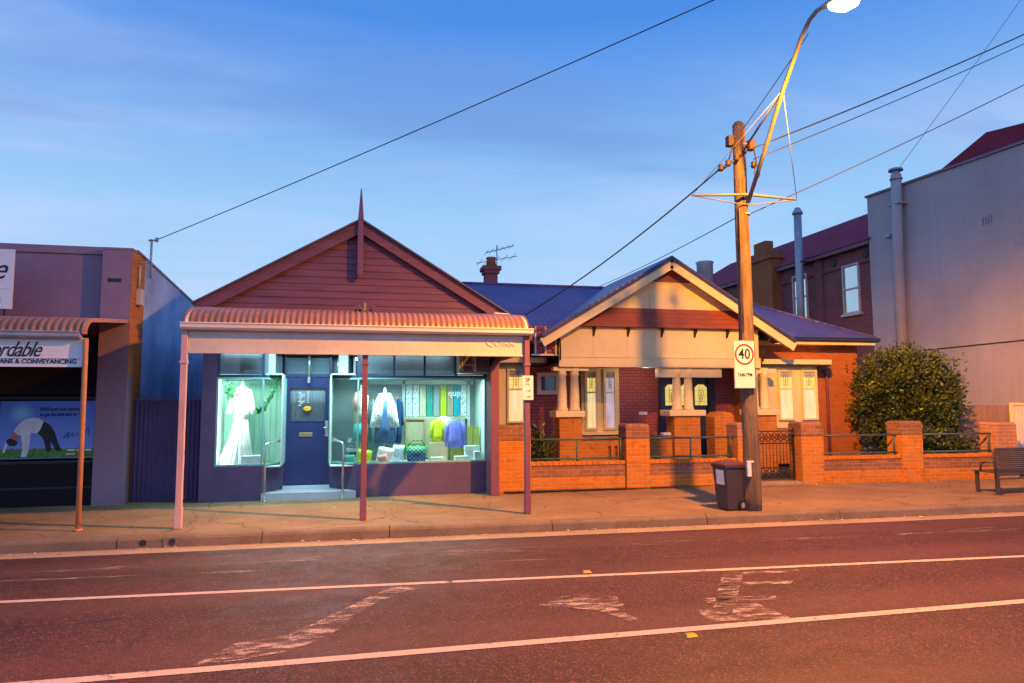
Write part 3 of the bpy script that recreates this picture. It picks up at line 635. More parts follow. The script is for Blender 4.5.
mb = MB(); mb.loft([(.60, 13.95, .98, .22, .14), (.60, 13.95, 1.3, .17, .12), (.60, 13.95, 1.6, .13, .10), (.60, 13.95, 1.8, .14, .09)], 40, 0, .12, 9); mb.build('denim_dress', 'cloth_denim', d)
mb = MB()
for s in (-1, 1):
    mb.tube([(.60+s*.08, 13.92, 1.94), (.60+s*.17, 13.92, 1.7), (.60+s*.22, 13.91, 1.42), (.60+s*.25, 13.91, 1.28)], [.04, .06, .055, .05], 10)
    mb.loft([(.60+s*.12, 13.90, 1.28, .09, .06), (.60+s*.10, 13.90, 1.6, .08, .07), (.60+s*.08, 13.92, 1.86, .08, .07), (.60+s*.05, 13.94, 1.96, .05, .05)], 20, 0, .05)
mb.build('jacket', 'print_cloth', d)
mb = MB(); mb.tube([(.60, 13.95, 1.85), (.60, 13.95, 2.02), (.60, 13.95, 2.07)], [.04, .032, .015], 10); mb.build('neck_cap', 'cloth_white', d)
mb = MB(); mb.tube([(.60, 13.95, .60), (.60, 13.95, 1.0)], .02, 8); mb.tube([(.60, 13.95, .592), (.60, 13.95, .615)], .14, 20); mb.build('stand', 'skin_plastic', d)
d = thing('dressed_mannequin', 'mannequin in cream top with pink collar and teal skirt behind the maroon verandah post', 'mannequin', (.16, 14.0, .59))
mb = MB(); mb.loft([(.14, 14.0, 1.35, .13, .1), (.14, 14.0, 1.6, .13, .1), (.14, 14.0, 1.9, .15, .1), (.14, 14.0, 2.0, .06, .05)], 24, 0, .03); mb.build('top', 'cloth_cream', d)
mb = MB(); mb.loft([(.14, 14.0, 1.0, .17, .13), (.14, 14.0, 1.36, .135, .105)], 24, 0, .05); mb.build('skirt', 'cloth_teal', d)
mb = MB(); mb.loft([(.05, 13.93, 1.62, .07, .05), (.05, 13.93, 1.85, .08, .06), (.07, 13.94, 1.98, .05, .05)], 16); mb.build('scarf', 'cloth_pink', d)
mb = MB(); mb.tube([(.14, 14.0, .60), (.14, 14.0, 1.9), (.14, 14.0, 2.0), (.14, 14.0, 2.13)], [.02, .02, .035, .02], 10); mb.tube([(.14, 14.0, .592), (.14, 14.0, .615)], .14, 20); mb.build('stand', 'skin_plastic', d)
rk = thing('clothes_rack', 'clothes rail across the back of the right window holding dark blue garments', 'clothes rack', (.6, 14.35, .59))
mb = MB(); mb.tube([(.30, 14.35, 1.88), (.96, 14.35, 1.88)], .012, 8); mb.build('rail', 'steel', rk)
for x in (.31, .95): mb = MB(); mb.tube([(x, 14.35, .59), (x, 14.35, 1.9)], .012, 8); mb.build('upright', 'steel', rk)
for k, x in enumerate((.38, .46, .74, .83, .90)):
    t = garment('hanging_garment', ['slate grey garment at the left end of the clothes rail', 'blue garment hanging left behind the patterned jacket', 'navy garment hanging right behind the patterned jacket', 'dark denim garment near the right end of the clothes rail', 'navy garment at the right end of the clothes rail'][k], 'garment', x, 14.35, 1.84, .95+.06*(k % 2), .06, ['display_grey', 'cloth_denim', 'cloth_navy', 'cloth_denim', 'cloth_navy'][k], .5, 1.0, True, 'garments on the clothes rail', .12)
bd = thing('display_board', 'tan framed display board standing behind the shirts', 'display board', (1.66, 14.42, .59))
mb = MB(); mb.box(1.06, 2.30, 14.42, 14.45, .62, 1.46); mb.build('board', 'tan_board', bd); mb = MB(); frame_rect(mb, 1.04, 1.46, .90, 1.44, 14.38, 14.42, .03); mb.build('picture_frame', 'hanger_wood', bd)
cols = ['print_cloth', 'print_cloth', 'cloth_cream', 'cloth_teal', 'net_curtain', 'cloth_lime', 'tan_board', 'cloth_teal', 'print_cloth']
lbs = ['leftmost patterned fabric length on the back wall', 'second patterned fabric length on the back wall', 'cream fabric length on the back wall', 'dark teal fabric length on the back wall', 'pale grey fabric length on the back wall', 'yellow green fabric length above the lime blouse', 'tan fabric length under the window lettering', 'bright teal fabric length beside the window lettering', 'rightmost patterned fabric length on the back wall']
for k in range(9):
    x = 1.06+k*.145; mb = MB()
    n = 14; vs = []
    for i in range(n+1): vs += [(x+.13*i/n, 14.52+.012*sin(i*1.4+k), 1.48), (x+.13*i/n, 14.52+.012*sin(i*1.4+k), 2.14)]
    vs2 = [(a_, b_+.02, c_) for a_, b_, c_ in vs]; o_ = 2*(n+1)
    mb.add(vs+vs2, [(2*i, 2*i+2, 2*i+3, 2*i+1) for i in range(n)]+[(o_+2*i+1, o_+2*i+3, o_+2*i+2, o_+2*i) for i in range(n)], 0, True)
    if k == 7: mat('cloth_aqua', (.02, .45, .60), .7)
    single(mb, 'fabric_length', 'cloth_aqua' if k == 7 else cols[k], lbs[k], 'fabric', (x, 14.52, 1.48), 'fabric lengths on the back wall')
mb = MB(); mb.loft([(1.22, 13.72, .592, .17, .12), (1.22, 13.72, .75, .20, .14), (1.22, 13.72, .92, .215, .15), (1.22, 13.72, .90, .19, .13)], 28); mb.tube([(1.05, 13.72, .91), (1.12, 13.72, 1.02), (1.32, 13.72, 1.02), (1.39, 13.72, .91)], .012, 8)
single(mb, 'woven_basket', 'basket_weave', 'green and blue checked basket on the window floor', 'basket', (1.22, 13.72, .592))
def cushion(x, y, z, w, h, mt, lb, rot=0):
    mb = MB(); n = 10; g = []
    for s in (-1, 1):
        for i in range(n+1):
            for j in range(n+1):
                u, v_ = -1+2*i/n, -1+2*j/n; th = .07*((1-u**4)*(1-v_**4))**.5
                p = Matrix.Rotation(rot, 3, 'Y') @ Vector((u*w/2, s*th, v_*h/2)); g.append((x+p.x, y+p.y, z+h/2+p.z))
    m1 = (n+1)**2; fs = []
    for s in (0, 1):
        for i in range(n):
            for j in range(n): fs.append([s*m1+k_ for k_ in (i*(n+1)+j, (i+1)*(n+1)+j, (i+1)*(n+1)+j+1, i*(n+1)+j+1)])
    mb.add(g, fs, 0, True); single(mb, 'cushion', mt, lb, 'cushion', (x, y, z), 'cushions in the right window')
cushion(.62, 13.70, .60, .34, .30, 'cloth_white', 'white cushion leaning in the middle of the right window', .2)
cushion(.56, 13.60, .59, .20, .18, 'cloth_pink', 'small pink cushion in front of the white cushion', -.3)
cushion(.86, 13.74, .60, .24, .34, 'print_cloth', 'patterned cushion left of the checked basket', .1)
cushion(.20, 13.75, .60, .30, .26, 'cloth_lime', 'yellow green cushion behind the maroon verandah post', .15)
cushion(-.08, 13.85, .60, .22, .16, 'cloth_teal', 'teal cushion at the left corner of the right window', .0)
for k, (x, z, w, mt, lb) in enumerate(((.02, .60, .34, 'print_cloth', 'bottom folded cloth of the stack near the shop door'), (.04, .70, .30, 'cloth_navy', 'navy folded cloth in the stack near the shop door'), (.0, .79, .32, 'cloth_white', 'white folded cloth in the stack near the shop door'), (.03, .88, .30, 'display_grey', 'grey folded cloth in the stack near the shop door'), (.01, .97, .28, 'print_cloth', 'top patterned cloth of the stack near the shop door'))):
    mb = MB(); mb.box(x-w/2+.02, x+w/2, 14.12, 14.36, z, z+.085); single(mb, 'folded_cloth', mt, lb, 'folded cloth', (x, 14.25, z), 'folded cloths near the door', .03)
for k, (x, y, w, h, lb) in enumerate(((1.62, 13.66, .24, .10, 'small white box under the lime blouse'), (2.10, 13.66, .26, .11, 'white box under the violet shirt'), (2.30, 13.78, .22, .30, 'taller pale box stack at the right of the violet shirt'), (2.42, 13.64, .12, .2, 'narrow white box in the right corner of the window'))):
    mb = MB(); mb.box(x-w/2, x+w/2, y-.08, y+.08, .592, .592+h); mb.box(x-w/2-.006, x+w/2+.006, y-.086, y+.086, .592+h*.72, .594+h); single(mb, 'gift_box', 'box_white', lb, 'box', (x, y, .592), 'white boxes in the right window', .004)
mb = MB(); mb.box(1.50, 1.86, 13.90, 14.02, .592, .96); single(mb, 'plinth_box', 'tan_board', 'tan block under the lime blouse', 'plinth', (1.7, 13.95, .592), bevel=.005)
mb = MB(); mb.box(1.92, 2.2, 13.97, 14.1, .592, .86); single(mb, 'plinth_box', 'olive_paper', 'olive block below the violet shirt', 'plinth', (2.05, 14.0, .592), bevel=.005)
for k, (x, lb) in enumerate(((2.32, 'olive paper bag left of the pair in the right corner'), (2.45, 'olive paper bag right of the pair in the right corner'))):
    t = thing('paper_bag', lb, 'paper bag', (x, 13.95, .9), 'olive paper bags')
    mb = MB(); mb.tbox((x-.055, x+.055, 13.93, 14.0, .90), (x-.06, x+.06, 13.92, 14.01, 1.27)); mb.build('bag', 'olive_paper', t)
    mb = MB(); mb.tube([(x-.03, 13.93, 1.27), (x-.02, 13.93, 1.35), (x+.02, 13.93, 1.35), (x+.03, 13.93, 1.27)], .005, 6); mb.build('handle', 'hanger_wood', t)
mb = MB(); mb.box(2.24, 2.53, 13.90, 14.05, .592, .898); single(mb, 'plinth_box', 'display_white', 'pale block under the olive paper bags', 'plinth', (2.38, 13.97, .592), bevel=.005)
# debris on the verandah roof
mb = MB()
for k in range(9): 
    x = .10+random.uniform(-.18, .2); mb.tube([(x, 13.15, 3.50), (x+random.uniform(-.1, .1), 13.05+random.uniform(-.1, .1), 3.52+random.uniform(0, .06))], [.02, .008], 5)
mb.box(.16, .20, 13.1, 13.14, 3.5, 3.66)
single(mb, 'roof_debris', 'hanger_wood', 'small clump of dry sticks on the shop verandah roof below the finial', 'debris', (.1, 13.1, 3.5))
mb = MB(); mb.tube([(2.62, 12.9, 3.475), (3.02-.35, 12.9, 3.48), (2.95-.03, 12.88, 3.47)], [.04, .03, .02], 8); single(mb, 'roof_offcut', 'cream_paint', 'short pale offcut lying at the right end of the shop verandah roof', 'offcut', (2.7, 12.9, 3.45))
# ------------------------------------------------------------ office on the left
office = thing('office_building', 'mauve rendered office with curved iron awning and dark shopfront at the left edge', 'office building', (-6, 13.5, 0))
mb = MB(); mb.box(-4.46, -3.975, 13.5, 13.78, -.01, 4.56); mb.box(-4.47, -3.965, 13.49, 13.80, 4.562, 4.60); mb.build('pillar', 'render_mauve', office)
mb = MB(); mb.box(-4.36, -4.14, 13.494, 13.502, 3.965, 4.035); mb.build('vent', 'black_iron', office)
mb = MB(); mb.box(-12, -4.46, 13.74, 13.9, 2.9, 4.50); mb.box(-12, -4.46, 13.70, 13.92, 4.50, 4.64); mb.build('parapet', 'render_mauve', office)
mb = MB(); mb.add([(-3.973, 13.78, 0), (-3.973, 14.30, 0), (-3.973, 14.30, 4.545), (-3.973, 13.78, 4.58), (-4.2, 13.78, 0), (-4.2, 14.30, 0), (-4.2, 14.3, 4.545), (-4.2, 13.78, 4.58)], [(0, 1, 2, 3), (7, 6, 5, 4), (3, 2, 6, 7)])

mb.build('brick_return', 'brick_orange', office)
mb = MB(); mb.box(-3.974, -3.966, 13.502, 13.78, 2.3, 4.55); mb.build('brick_facing', 'brick_orange', office)
mb = MB(); mb.prism_x([(14.30, 0), (23, 0), (23, 3.95), (14.30, 4.545)], -4.2, -3.975); mb.build('side_wall', 'painted_wall', office)
mb = MB(); mb.prism_x([(13.8, 4.585), (23, 3.955), (23, 4.0), (13.8, 4.63)], -4.22, -3.955); mb.build('wall_capping', 'maroon_trim', office)
mb = MB(); mb.box(-12, -4.2, 13.95, 23, 4.1, 4.2); mb.box(-12, -11.8, 13.9, 23, 0, 4.2); mb.box(-12, -4, 22.9, 23, 0, 4.0); mb.build('roof', 'roof_dark', office)
# shopfront
mb = MB(); mb.box(-12, -4.46, 13.62, 13.9, 0, .78); mb.box(-12, -4.46, 13.62, 13.9, 1.95, 3.0); mb.box(-12, -4.46, 13.9, 13.95, .78, 1.95)
mat('dark_front', (.012, .007, .013), .5, .25, 2, .1, .03, spec=.15)
mb.build('wall', 'dark_front', office)
mb = MB(); mb.box(-12, -4.46, 13.58, 13.62, .74, .79); mb.box(-12, -4.46, 13.58, 13.62, 1.86, 1.90); mb.box(-12, -4.46, 13.59, 13.62, .30, .33)
for x in (-4.50, -6.02, -7.6, -9.2): mb.box(x-.025, x+.025, 13.585, 13.615, .79, 1.86)
mb.build('window_frame', 'black_iron', office)
mb = MB(); mb.box(-12, -4.46, 13.625, 13.63, 2.0, 2.7); mb.build('pane', 'dark_glass', office)
# awning
op = bull_prof(10.92, 2.80, .42, .25, 13.72, 3.30)
mb = MB(); bullnose(mb, -12, -3.82, op, .095, .016); mb.v = [(x-(y-10.92)*.085*max(0, (x+8)/4.2), y, z) for x, y, z in mb.v]; mb.build('awning_roof', 'roof_terracotta', office)
mb = MB()
for (y0, z0), (y1, z1) in zip(op, op[1:]): mb.plank((-3.80-(y0-10.92)*.085, y0, z0-.02), (-3.80-(y1-10.92)*.085, y1, z1-.02), .06, .05, up=(0, -.3, 1))
mb.build('verge_trim', 'orange_post', office)

mb = MB(); gutter(mb, -12, -3.84, 10.96, 2.735); mb.build('gutter', 'galvanised', office)
mb = MB(); mb.box(-12, -3.83, 10.985, 11.02, 2.31, 2.735); fb = mb.build('fascia_sign', 'sign_white', office)
text('lettering', 'Affordable', .31, -4.37, 10.98, 2.55, 'ink', fb, .003, .5, 'RIGHT', spacing=.9, sx=.74)
text('lettering', 'HOME LOANS & CONVEYANCING', .088, -3.90, 10.98, 2.385, 'ink', fb, .003, 0, 'RIGHT', bold=.0015)
mb = MB(); mb.box(-12, -3.86, 10.979, 10.985, 2.425, 2.431); mb.build('sign_rule', 'maroon_trim', fb)
mb = MB(); mb.tube([(-3.76, 10.93, -.02), (-3.775, 10.93, 2.5), (-3.78, 10.94, 2.72)], .035, 10); mb.tube([(-3.76, 10.93, 0), (-3.76, 10.93, .03)], .06, 12); mb.build('awning_post', 'orange_post', office)
# pipes on the side wall
mb = MB(); mb.box(-3.965, -3.88, 13.78, 13.97, 3.60, 3.90); mb.build('meter_box', 'cream_steel', office, .006)
mb = MB(); mb.tube([(-3.94, 13.85, 3.9), (-3.94, 13.85, 4.35)], .02, 8); mb.build('conduit', 'cream_steel', office)
mb = MB(); mb.tube([(-3.9, 14.37, 4.2), (-3.9, 14.37, 4.97)], .022, 8); mb.tube([(-3.9, 14.37, 4.55), (-3.9, 14.2, 4.5), (-3.93, 13.9, 4.4)], .012, 6); mb.tube([(-3.95, 14.37, 4.95), (-3.80, 14.34, 4.95)], .018, 8); mb.tube([(-3.80, 14.34, 4.92), (-3.80, 14.34, 5.0)], .03, 8); mb.build('service_bracket', 'galvanised', office)
# board sign standing on the awning
sg = thing('roof_sign', 'pale board sign standing on the awning at the left edge of the photo', 'sign board', (-6.6, 12.9, 3.2))
mb = MB(); mb.box(-8.6, -5.60, 12.90, 12.94, 3.36, 4.37); mb.box(-8.6, -5.60, 12.892, 12.90, 3.70, 3.71); mb.build('board', 'sign_white', sg, .004)
text('lettering', 'Affordable', .52, -5.72, 12.895, 4.02, 'ink', sg, .003, .45, 'RIGHT', sx=.85)
text('lettering', 'HOME LOANS & CONVEYANCING', .155, -5.76, 12.895, 3.5, 'ink', sg, .003, 0, 'RIGHT', sx=.9, bold=.002)
for x in (-5.72, -7, -8.4): mb = MB(); mb.tube([(x, 12.95, 3.18), (x, 12.95, 3.4)], .015, 6); mb.tube([(x-.25, 12.93, 3.20), (x+.1, 12.93, 3.20)], .012, 6); mb.build('bracket', 'black_iron', sg)
# printed banner in the window (flat print)
mat('banner_sky', (.05, .14, .52), .4, .12, 1.2, 0, 0)
m, nt, b = newmat('banner_print')
oc = coords(nt); sx_ = nd(nt, 'ShaderNodeSeparateXYZ', {0: oc})
c = mixrgb(nt, mrange(nt, sx_.outputs['Z'], .1, .95), (.16, .30, .78), (.04, .14, .66))
dd = nd(nt, 'ShaderNodeVectorMath', {0: oc, 1: (.33, 0, .78)}, operation='DISTANCE').outputs['Value']
c = mixrgb(nt, mrange(nt, dd, .02, .22, .8, 0), c, (.20, .62, .95))
nt.links.new(c, b.inputs['Base Color']); b.inputs['Roughness'].default_value = .35
mat('banner_grass', (.10, .24, .04), .6, .5, 14, .3, 0); mat('print_white', (.72, .72, .80), .5, .15, 6); mat('print_black', (.012, .012, .02), .5); mat('print_skin', (.38, .18, .12), .5)
bn = thing('window_banner', 'blue printed banner of a person bending over backwards on grass in the dark shopfront', 'banner', (-5.96, 13.56, .83))
mb = MB(); mb.box(-5.96, -4.48, 13.555, 13.565, .83, 1.83); mb.build('print', 'banner_print', bn)
bx = lambda px: -5.96+1.48*(px-15)/880; bz = lambda py: 1.83-.99*(py-60)/515
mb = MB(); gp_ = [(bx(x), bz(y)) for x, y in [(15, 575), (895, 575), (895, 500)]+[(895-880*k/40, 492+random.uniform(-10, 6)) for k in range(1, 41)]]; mb.prism_y(gp_, 13.553, 13.5555); mb.build('grass', 'banner_grass', bn)
def flat(pts, m_, nm, y): mb = MB(); mb.prism_y([(bx(x), bz(y_)) for x, y_ in pts][::-1], y, y+.0012); mb.build(nm, m_, bn)
flat([(150, 330), (185, 275), (240, 230), (310, 210), (370, 215), (420, 245), (405, 300), (385, 345), (340, 352), (305, 345), (300, 420), (295, 500), (275, 560), (225, 565), (235, 500), (230, 430), (215, 370), (180, 360)], 'print_white', 'shirt', 13.5515)
flat([(420, 243), (480, 280), (525, 340), (550, 410), (580, 480), (600, 500), (570, 515), (545, 510), (510, 450), (490, 430), (500, 515), (460, 525), (440, 450), (415, 390), (370, 350), (395, 310)], 'print_black', 'trousers', 13.5505)
flat([(150, 335), (190, 365), (200, 395), (170, 415), (120, 400), (130, 360)], 'print_skin', 'face', 13.5512)
flat([(90, 405), (125, 395), (175, 415), (195, 440), (160, 465), (115, 460), (88, 435)], 'print_black', 'hair', 13.5508)
flat([(95, 400), (70, 470), (55, 520), (75, 525), (95, 470), (115, 430)], 'print_white', 'sleeve', 13.5518)
text('lettering', "We'll bend over backwards", .088, bx(380), 13.551, bz(135), 'ink', bn, .0008, 0, 'LEFT', sx=.72, bold=.002)
text('lettering', 'to get the best deal for You', .088, bx(380), 13.551, bz(183), 'ink', bn, .0008, 0, 'LEFT', sx=.72, bold=.002)
mb = MB()
for k, (x0, x1) in enumerate(((650, 720), (735, 800), (815, 880))): mb.box(bx(x0), bx(x1), 13.550, 13.5515, bz(515), bz(500))
mb.box(bx(640), bx(720), 13.550, 13.5515, bz(548), bz(538)); mb.build('white_print', 'print_white', bn)
mb = MB(); mb.tube([(bx(x), 13.551, bz(y)) for x, y in ((610, 400), (640, 360), (660, 345), (640, 400), (665, 385), (690, 350), (700, 385), (725, 370), (760, 350), (800, 370), (840, 300), (845, 370))], .006, 5); mb.build('scribble', 'ink', bn)

# ------------------------------------------------------------ corrugated side fence
mb = MB(); n = 150; vs = []
for i in range(n+1):
    x = -3.95+1.26*i/n; y = 13.85+.012*sin(2*pi*(x/.076)); vs += [(x, y, 0), (x, y, 1.83), (x, y+.006, 1.83), (x, y+.006, 0)]
fs = []
for i in range(n):
    for j in range(3): fs.append((4*i+j, 4*i+4+j, 4*i+5+j, 4*i+1+j))
cf = thing('corrugated_fence', 'tall purple corrugated iron fence between the office and the gabled shop', 'fence', (-3.3, 13.85, 0))
mb.add(vs, fs); mb.build('sheet', 'fence_purple', cf)
mb = MB(); mb.box(-3.95, -2.70, 13.83, 13.88, 1.835, 1.87); mb.build('capping', 'fence_purple', cf)

# ------------------------------------------------------------ brick house
house = thing('brick_house', 'red brick bungalow with cream gabled porch, paired columns and navy iron roof', 'house', (7.5, 16, 0))
ZE = 3.42
mb = MB(); mb.box(3.0, 9.95, 16.6, 16.8, 0, ZE); mb.build('porch_wall', 'brick_porch', house)
mb = MB(); mb.box(9.95, 13.35, 16.0, 16.2, 0, ZE); mb.box(9.95, 10.15, 16.2, 16.6, 0, ZE); mb.box(13.15, 13.35, 16.2, 24, 0, ZE); mb.box(3.0, 3.2, 16.8, 24, 0, ZE); mb.box(3.2, 13.15, 23.8, 24, 0, ZE); mb.build('wall', 'brick_house', house)
# main roof with hip at the right, front gable roof
s = .52; yr_ = 18.75; zr = ZE+s*(yr_-15.55); xr_ = 13.6-(yr_-15.55)
mb = MB(); mb.slab([(2.9, 15.55, ZE), (13.6, 15.55, ZE), (xr_, yr_, zr), (2.9, yr_, zr)], .05); mb.slab([(13.6, 15.55, ZE), (13.6, 24.3, ZE), (xr_, 21.1, zr), (xr_, yr_, zr)], .05)
mb.slab([(2.9, 24.3, ZE), (2.9, 21.1, zr), (xr_, 21.1, zr), (13.6, 24.3, ZE)], .05); mb.slab([(2.9, yr_, zr), (xr_, yr_, zr), (xr_, 21.1, zr), (2.9, 21.1, zr)], .05)
rf = mb.build('roof', 'roof_navy', house)
mb = MB(); mb.tube([(13.6, 15.55, ZE+.01), (xr_, yr_, zr+.01)], .035, 8); mb.tube([(2.9, yr_, zr+.01), (xr_, yr_, zr+.01)], .04, 8); mb.build('ridge_cap', 'roof_navy', rf)
GX, GZ, gs = 7.26, 5.20, .597
mb = MB()
for sg_, zb in ((-1, 3.30), (1, 3.28)):
    x2 = GX+sg_*(GZ-zb)/gs; mb.slab([(GX, 14.62, GZ), (x2, 14.62, zb), (x2, yr_, zb), (GX, yr_, GZ)], .05)
mb.build('gable_roof', 'roof_navy', house)
for sg_, zb in ((-1, 3.30), (1, 3.28)):
    x2 = GX+sg_*(GZ-zb)/gs; k = sg_*.02
    mb = MB(); mb.plank((GX, 14.66, GZ-.21), (x2, 14.66, zb-.21), .20, .04); mb.plank((GX, 14.63, GZ-.075), (x2, 14.63, zb-.075), .07, .05, mi=1)
    mb.build('barge_board', ['cream_paint', 'dark_frame'], house)
    mb = MB(); mb.plank((GX, 14.85, GZ-.17), (x2, 14.85, zb-.17), .03, .34); mb.build('soffit', 'cream_paint', house)
ge = lambda z: (GX-(GZ-.12-z)/gs, GX+(GZ-.12-z)/gs)
mb = MB(); a0, b0 = ge(4.62); mb.prism_y([(a0, 4.62), (b0, 4.62), (GX, GZ-.13)], 14.97, 15.02); mb.build('gable_vent', 'maroon_paint', house)
mb = MB(); a0, b0 = ge(3.96); a1, b1 = ge(4.62); mb.prism_y([(a0, 3.96), (b0, 3.96), (b1, 4.62), (a1, 4.62)], 15.0, 15.05); mb.box(a1, b1, 14.985, 15.0, 4.595, 4.625)
for x in (6.0, 6.85, 7.7, 8.55):
    zt = min(4.6, GZ-.16-abs(x-GX)*gs); mb.box(x-.02, x+.02, 14.985, 15.0, 3.985, zt)
mb.build('gable_panel', 'cream_paint', house)
mb = MB()
for k in range(4):                              # flared shingle skirt, four courses
    z1 = 3.97-.115*k; z0 = z1-.115; y1 = 14.99-.02*k**1.3-.003; y0 = 14.99-.02*(k+1)**1.3-.012
    a0, b0 = ge(z0-.03); a1, b1 = ge(z1-.03); a0, b0, a1, b1 = max(a0, 4.60), min(b0, 9.72), max(a1, 4.60), min(b1, 9.72)
    mb.add([(a0, y0, z0), (b0, y0, z0), (b1, y1, z1), (a1, y1, z1), (a0, 15.02, z0), (b0, 15.02, z0)], [(0, 1, 2, 3), (0, 4, 5, 1)])
mb.build('shingle_skirt', 'shingle_red', house)
mb = MB(); mb.box(4.58, 9.70, 15.0, 15.06, 2.80, 3.54); mb.box(4.56, 9.72, 14.96, 15.0, 2.57, 2.80); mb.box(4.57, 9.71, 14.945, 14.98, 2.79, 2.815); mb.box(4.57, 9.71, 15.0, 15.25, 2.57, 2.6)
for x in (5.41, 6.26, 7.12, 7.98, 8.84): mb.box(x-.012, x+.012, 14.988, 15.0, 2.82, 3.46)
mb.build('verandah_beam', 'cream_paint', house)
for x in (5.41, 6.26, 7.12, 7.98, 8.84): mb = MB(); mb.prism_x([(14.995, 3.28), (14.995, 3.50), (14.86, 3.50), (14.88, 3.44), (14.95, 3.36)], x-.022, x+.022); mb.build('bracket', 'black_iron', house)
for xq, sgn in ((4.57, -1), (9.74, 1)):         # curved iron brackets at the gable ends
    mb = MB(); mb.tube([(xq, 14.9, 2.72), (xq+sgn*.01, 14.85, 2.95), (xq+sgn*.04, 14.78, 3.15), (xq+sgn*.13, 14.72, 3.32)], .018, 6); mb.build('iron_bracket', 'black_iron', house)
mb = MB(); mb.box(4.58, 9.72, 15.06, 16.6, 2.62, 2.66); mb.build('porch_ceiling', 'maroon_paint', house)
# left return panel and small hood beside the gable
mb = MB(); mb.box(4.02, 4.56, 15.15, 15.2, 2.85, 3.52); mb.build('side_panel', 'brick_porch', house)
mb = MB(); 
for x in (4.05, 4.29, 4.54): mb.box(x-.018, x+.018, 15.125, 15.15, 2.85, 3.5)
mb.box(3.95, 4.60, 15.12, 15.15, 2.83, 2.87); mb.build('panel_trim', 'white_paint', house)
# eaves
mb = MB(); mb.box(9.9, 13.56, 15.56, 15.60, ZE-.19, ZE-.04); mb.box(2.95, 4.6, 15.56, 15.60, ZE-.19, ZE-.04); mb.box(9.9, 13.5, 15.6, 16.0, ZE-.19, ZE-.17); mb.box(2.95, 4.6, 15.6, 16.6, ZE-.19, ZE-.17); mb.build('fascia', 'cream_paint', house)
mb = MB(); gutter(mb, 9.9, 13.66, 15.58, ZE-.09); gutter(mb, 2.9, 4.3, 15.58, ZE-.09); mb.build('gutter', 'dark_frame', house)
# paired columns on brick pedestals
def column_pair(x0, x1, px0, px1, bx0, bx1):
    for x in (x0, x1):
        mb = MB(); mb.loft([(x, 15.12, 1.56, .13, .13), (x, 15.12, 1.60, .135, .135), (x, 15.12, 1.64, .112, .112), (x, 15.12, 1.9, .110, .110), (x, 15.12, 2.36, .088, .088), (x, 15.12, 2.39, .115, .115), (x, 15.12, 2.43, .10, .10), (x, 15.12, 2.58, .10, .10)], 20); mb.build('column', 'cream_paint', house)
    mb = MB(); mb.box(px0, px1, 14.86, 15.40, 1.42, 1.56); mb.build('pedestal_cap', 'cream_paint', house, .012)
    mb = MB(); mb.box(bx0, bx1, 14.92, 15.34, 0, 1.42); mb.build('pedestal', 'brick_orange', house)
column_pair(4.67, 4.97, 4.44, 5.14, 4.54, 5.08); column_pair(7.54, 7.84, 7.22, 8.16, 7.36, 8.03); column_pair(9.60, 9.90, 9.36, 10.16, 9.46, 10.08)
for x0, x1, z0 in ((7.05, 8.7, 2.34), (4.45, 5.3, 2.48), (9.3, 10.2, 2.44)): mb = MB(); mb.box(x0, x1, 15.04, 15.24, z0, 2.56); mb.build('lintel', 'cream_paint', house)
# porch walls with pigeonhole brick balustrade
def balus(x0, x1, ztop, slots):
    mb = MB(); mb.box(x0, x1, 15.06, 15.26, 0, .42); mb.box(x0, x1, 15.06, 15.26, ztop-.16, ztop)
    n = max(2, int((slots[1]-slots[0])/.14)); xs = [slots[0]+(slots[1]-slots[0])*i/n for i in range(n+1)]
    if slots[0] > x0: mb.box(x0, slots[0], 15.06, 15.26, .42, ztop-.16)
    if x1 > slots[1]: mb.box(slots[1], x1, 15.06, 15.26, .42, ztop-.16)
    for a_, b_ in zip(xs, xs[1:]): mb.box(a_, a_+(b_-a_)*.55, 15.062, 15.258, .42, ztop-.16)
    mb.build('balustrade', 'brick_orange', house)
    mb = MB(); mb.box(x0+.002, x1-.002, 15.115, 15.2, .421, ztop-.161); mb.build('balustrade_back', 'brick_porch', house)
    mb = MB(); mb.box(x0, x1, 15.02, 15.30, ztop, ztop+.06); mb.build('coping', 'brick_clinker', house, .01)
balus(5.08, 7.36, .90, (5.66, 6.62)); balus(8.94, 9.46, .90, (8.96, 9.0))
mb = MB(); mb.box(8.42, 8.94, 14.95, 15.35, 0, 1.30); mb.prism_y([(8.42, 1.30), (8.94, 1.30), (8.94, 1.40), (8.86, 1.49), (8.68, 1.52), (8.50, 1.49), (8.42, 1.40)], 14.95, 15.35); mb.build('entry_pier', 'brick_orange', house)
mb = MB(); mb.box(8.03, 8.42, 14.9, 15.2, 0, .16); mb.box(8.03, 8.42, 15.2, 15.5, 0, .32); mb.box(3.2, 9.9, 15.27, 16.6, .28, .33); mb.build('porch_floor', 'concrete', house)
# windows of the house
mat('lead_grey', (.14, .12, .07), .5)
def lit_window_mat(name, col, st):
    m, nt, b = newmat(name)
    uv = coords(nt, 'UV'); mp = nd(nt, 'ShaderNodeMapping', {'Vector': uv, 'Scale': (9, .6, 1)}).outputs[0]
    f1 = noise(nt, mp, 2.2, 4); f2 = noise(nt, uv, 1.4, 3)
    c = mixrgb(nt, mrange(nt, f1, .3, .7), darker(col, .55), col); c = mixrgb(nt, mrange(nt, f2, .4, .65, 0, .5), c, tuple(v*k for v, k in zip(col, (.75, .62, .5))))
    nt.links.new(c, b.inputs['Emission Color']); b.inputs['Base Color'].default_value = (*darker(col, .4), 1); b.inputs['Emission Strength'].default_value = st; b.inputs['Roughness'].default_value = .15
lit_window_mat('lit_curtain', (1.0, .78, .42), .98); lit_window_mat('lit_leadlight', (1.0, .76, .20), 1.0); lit_window_mat('lace_curtain', (.70, .60, .74), .7)
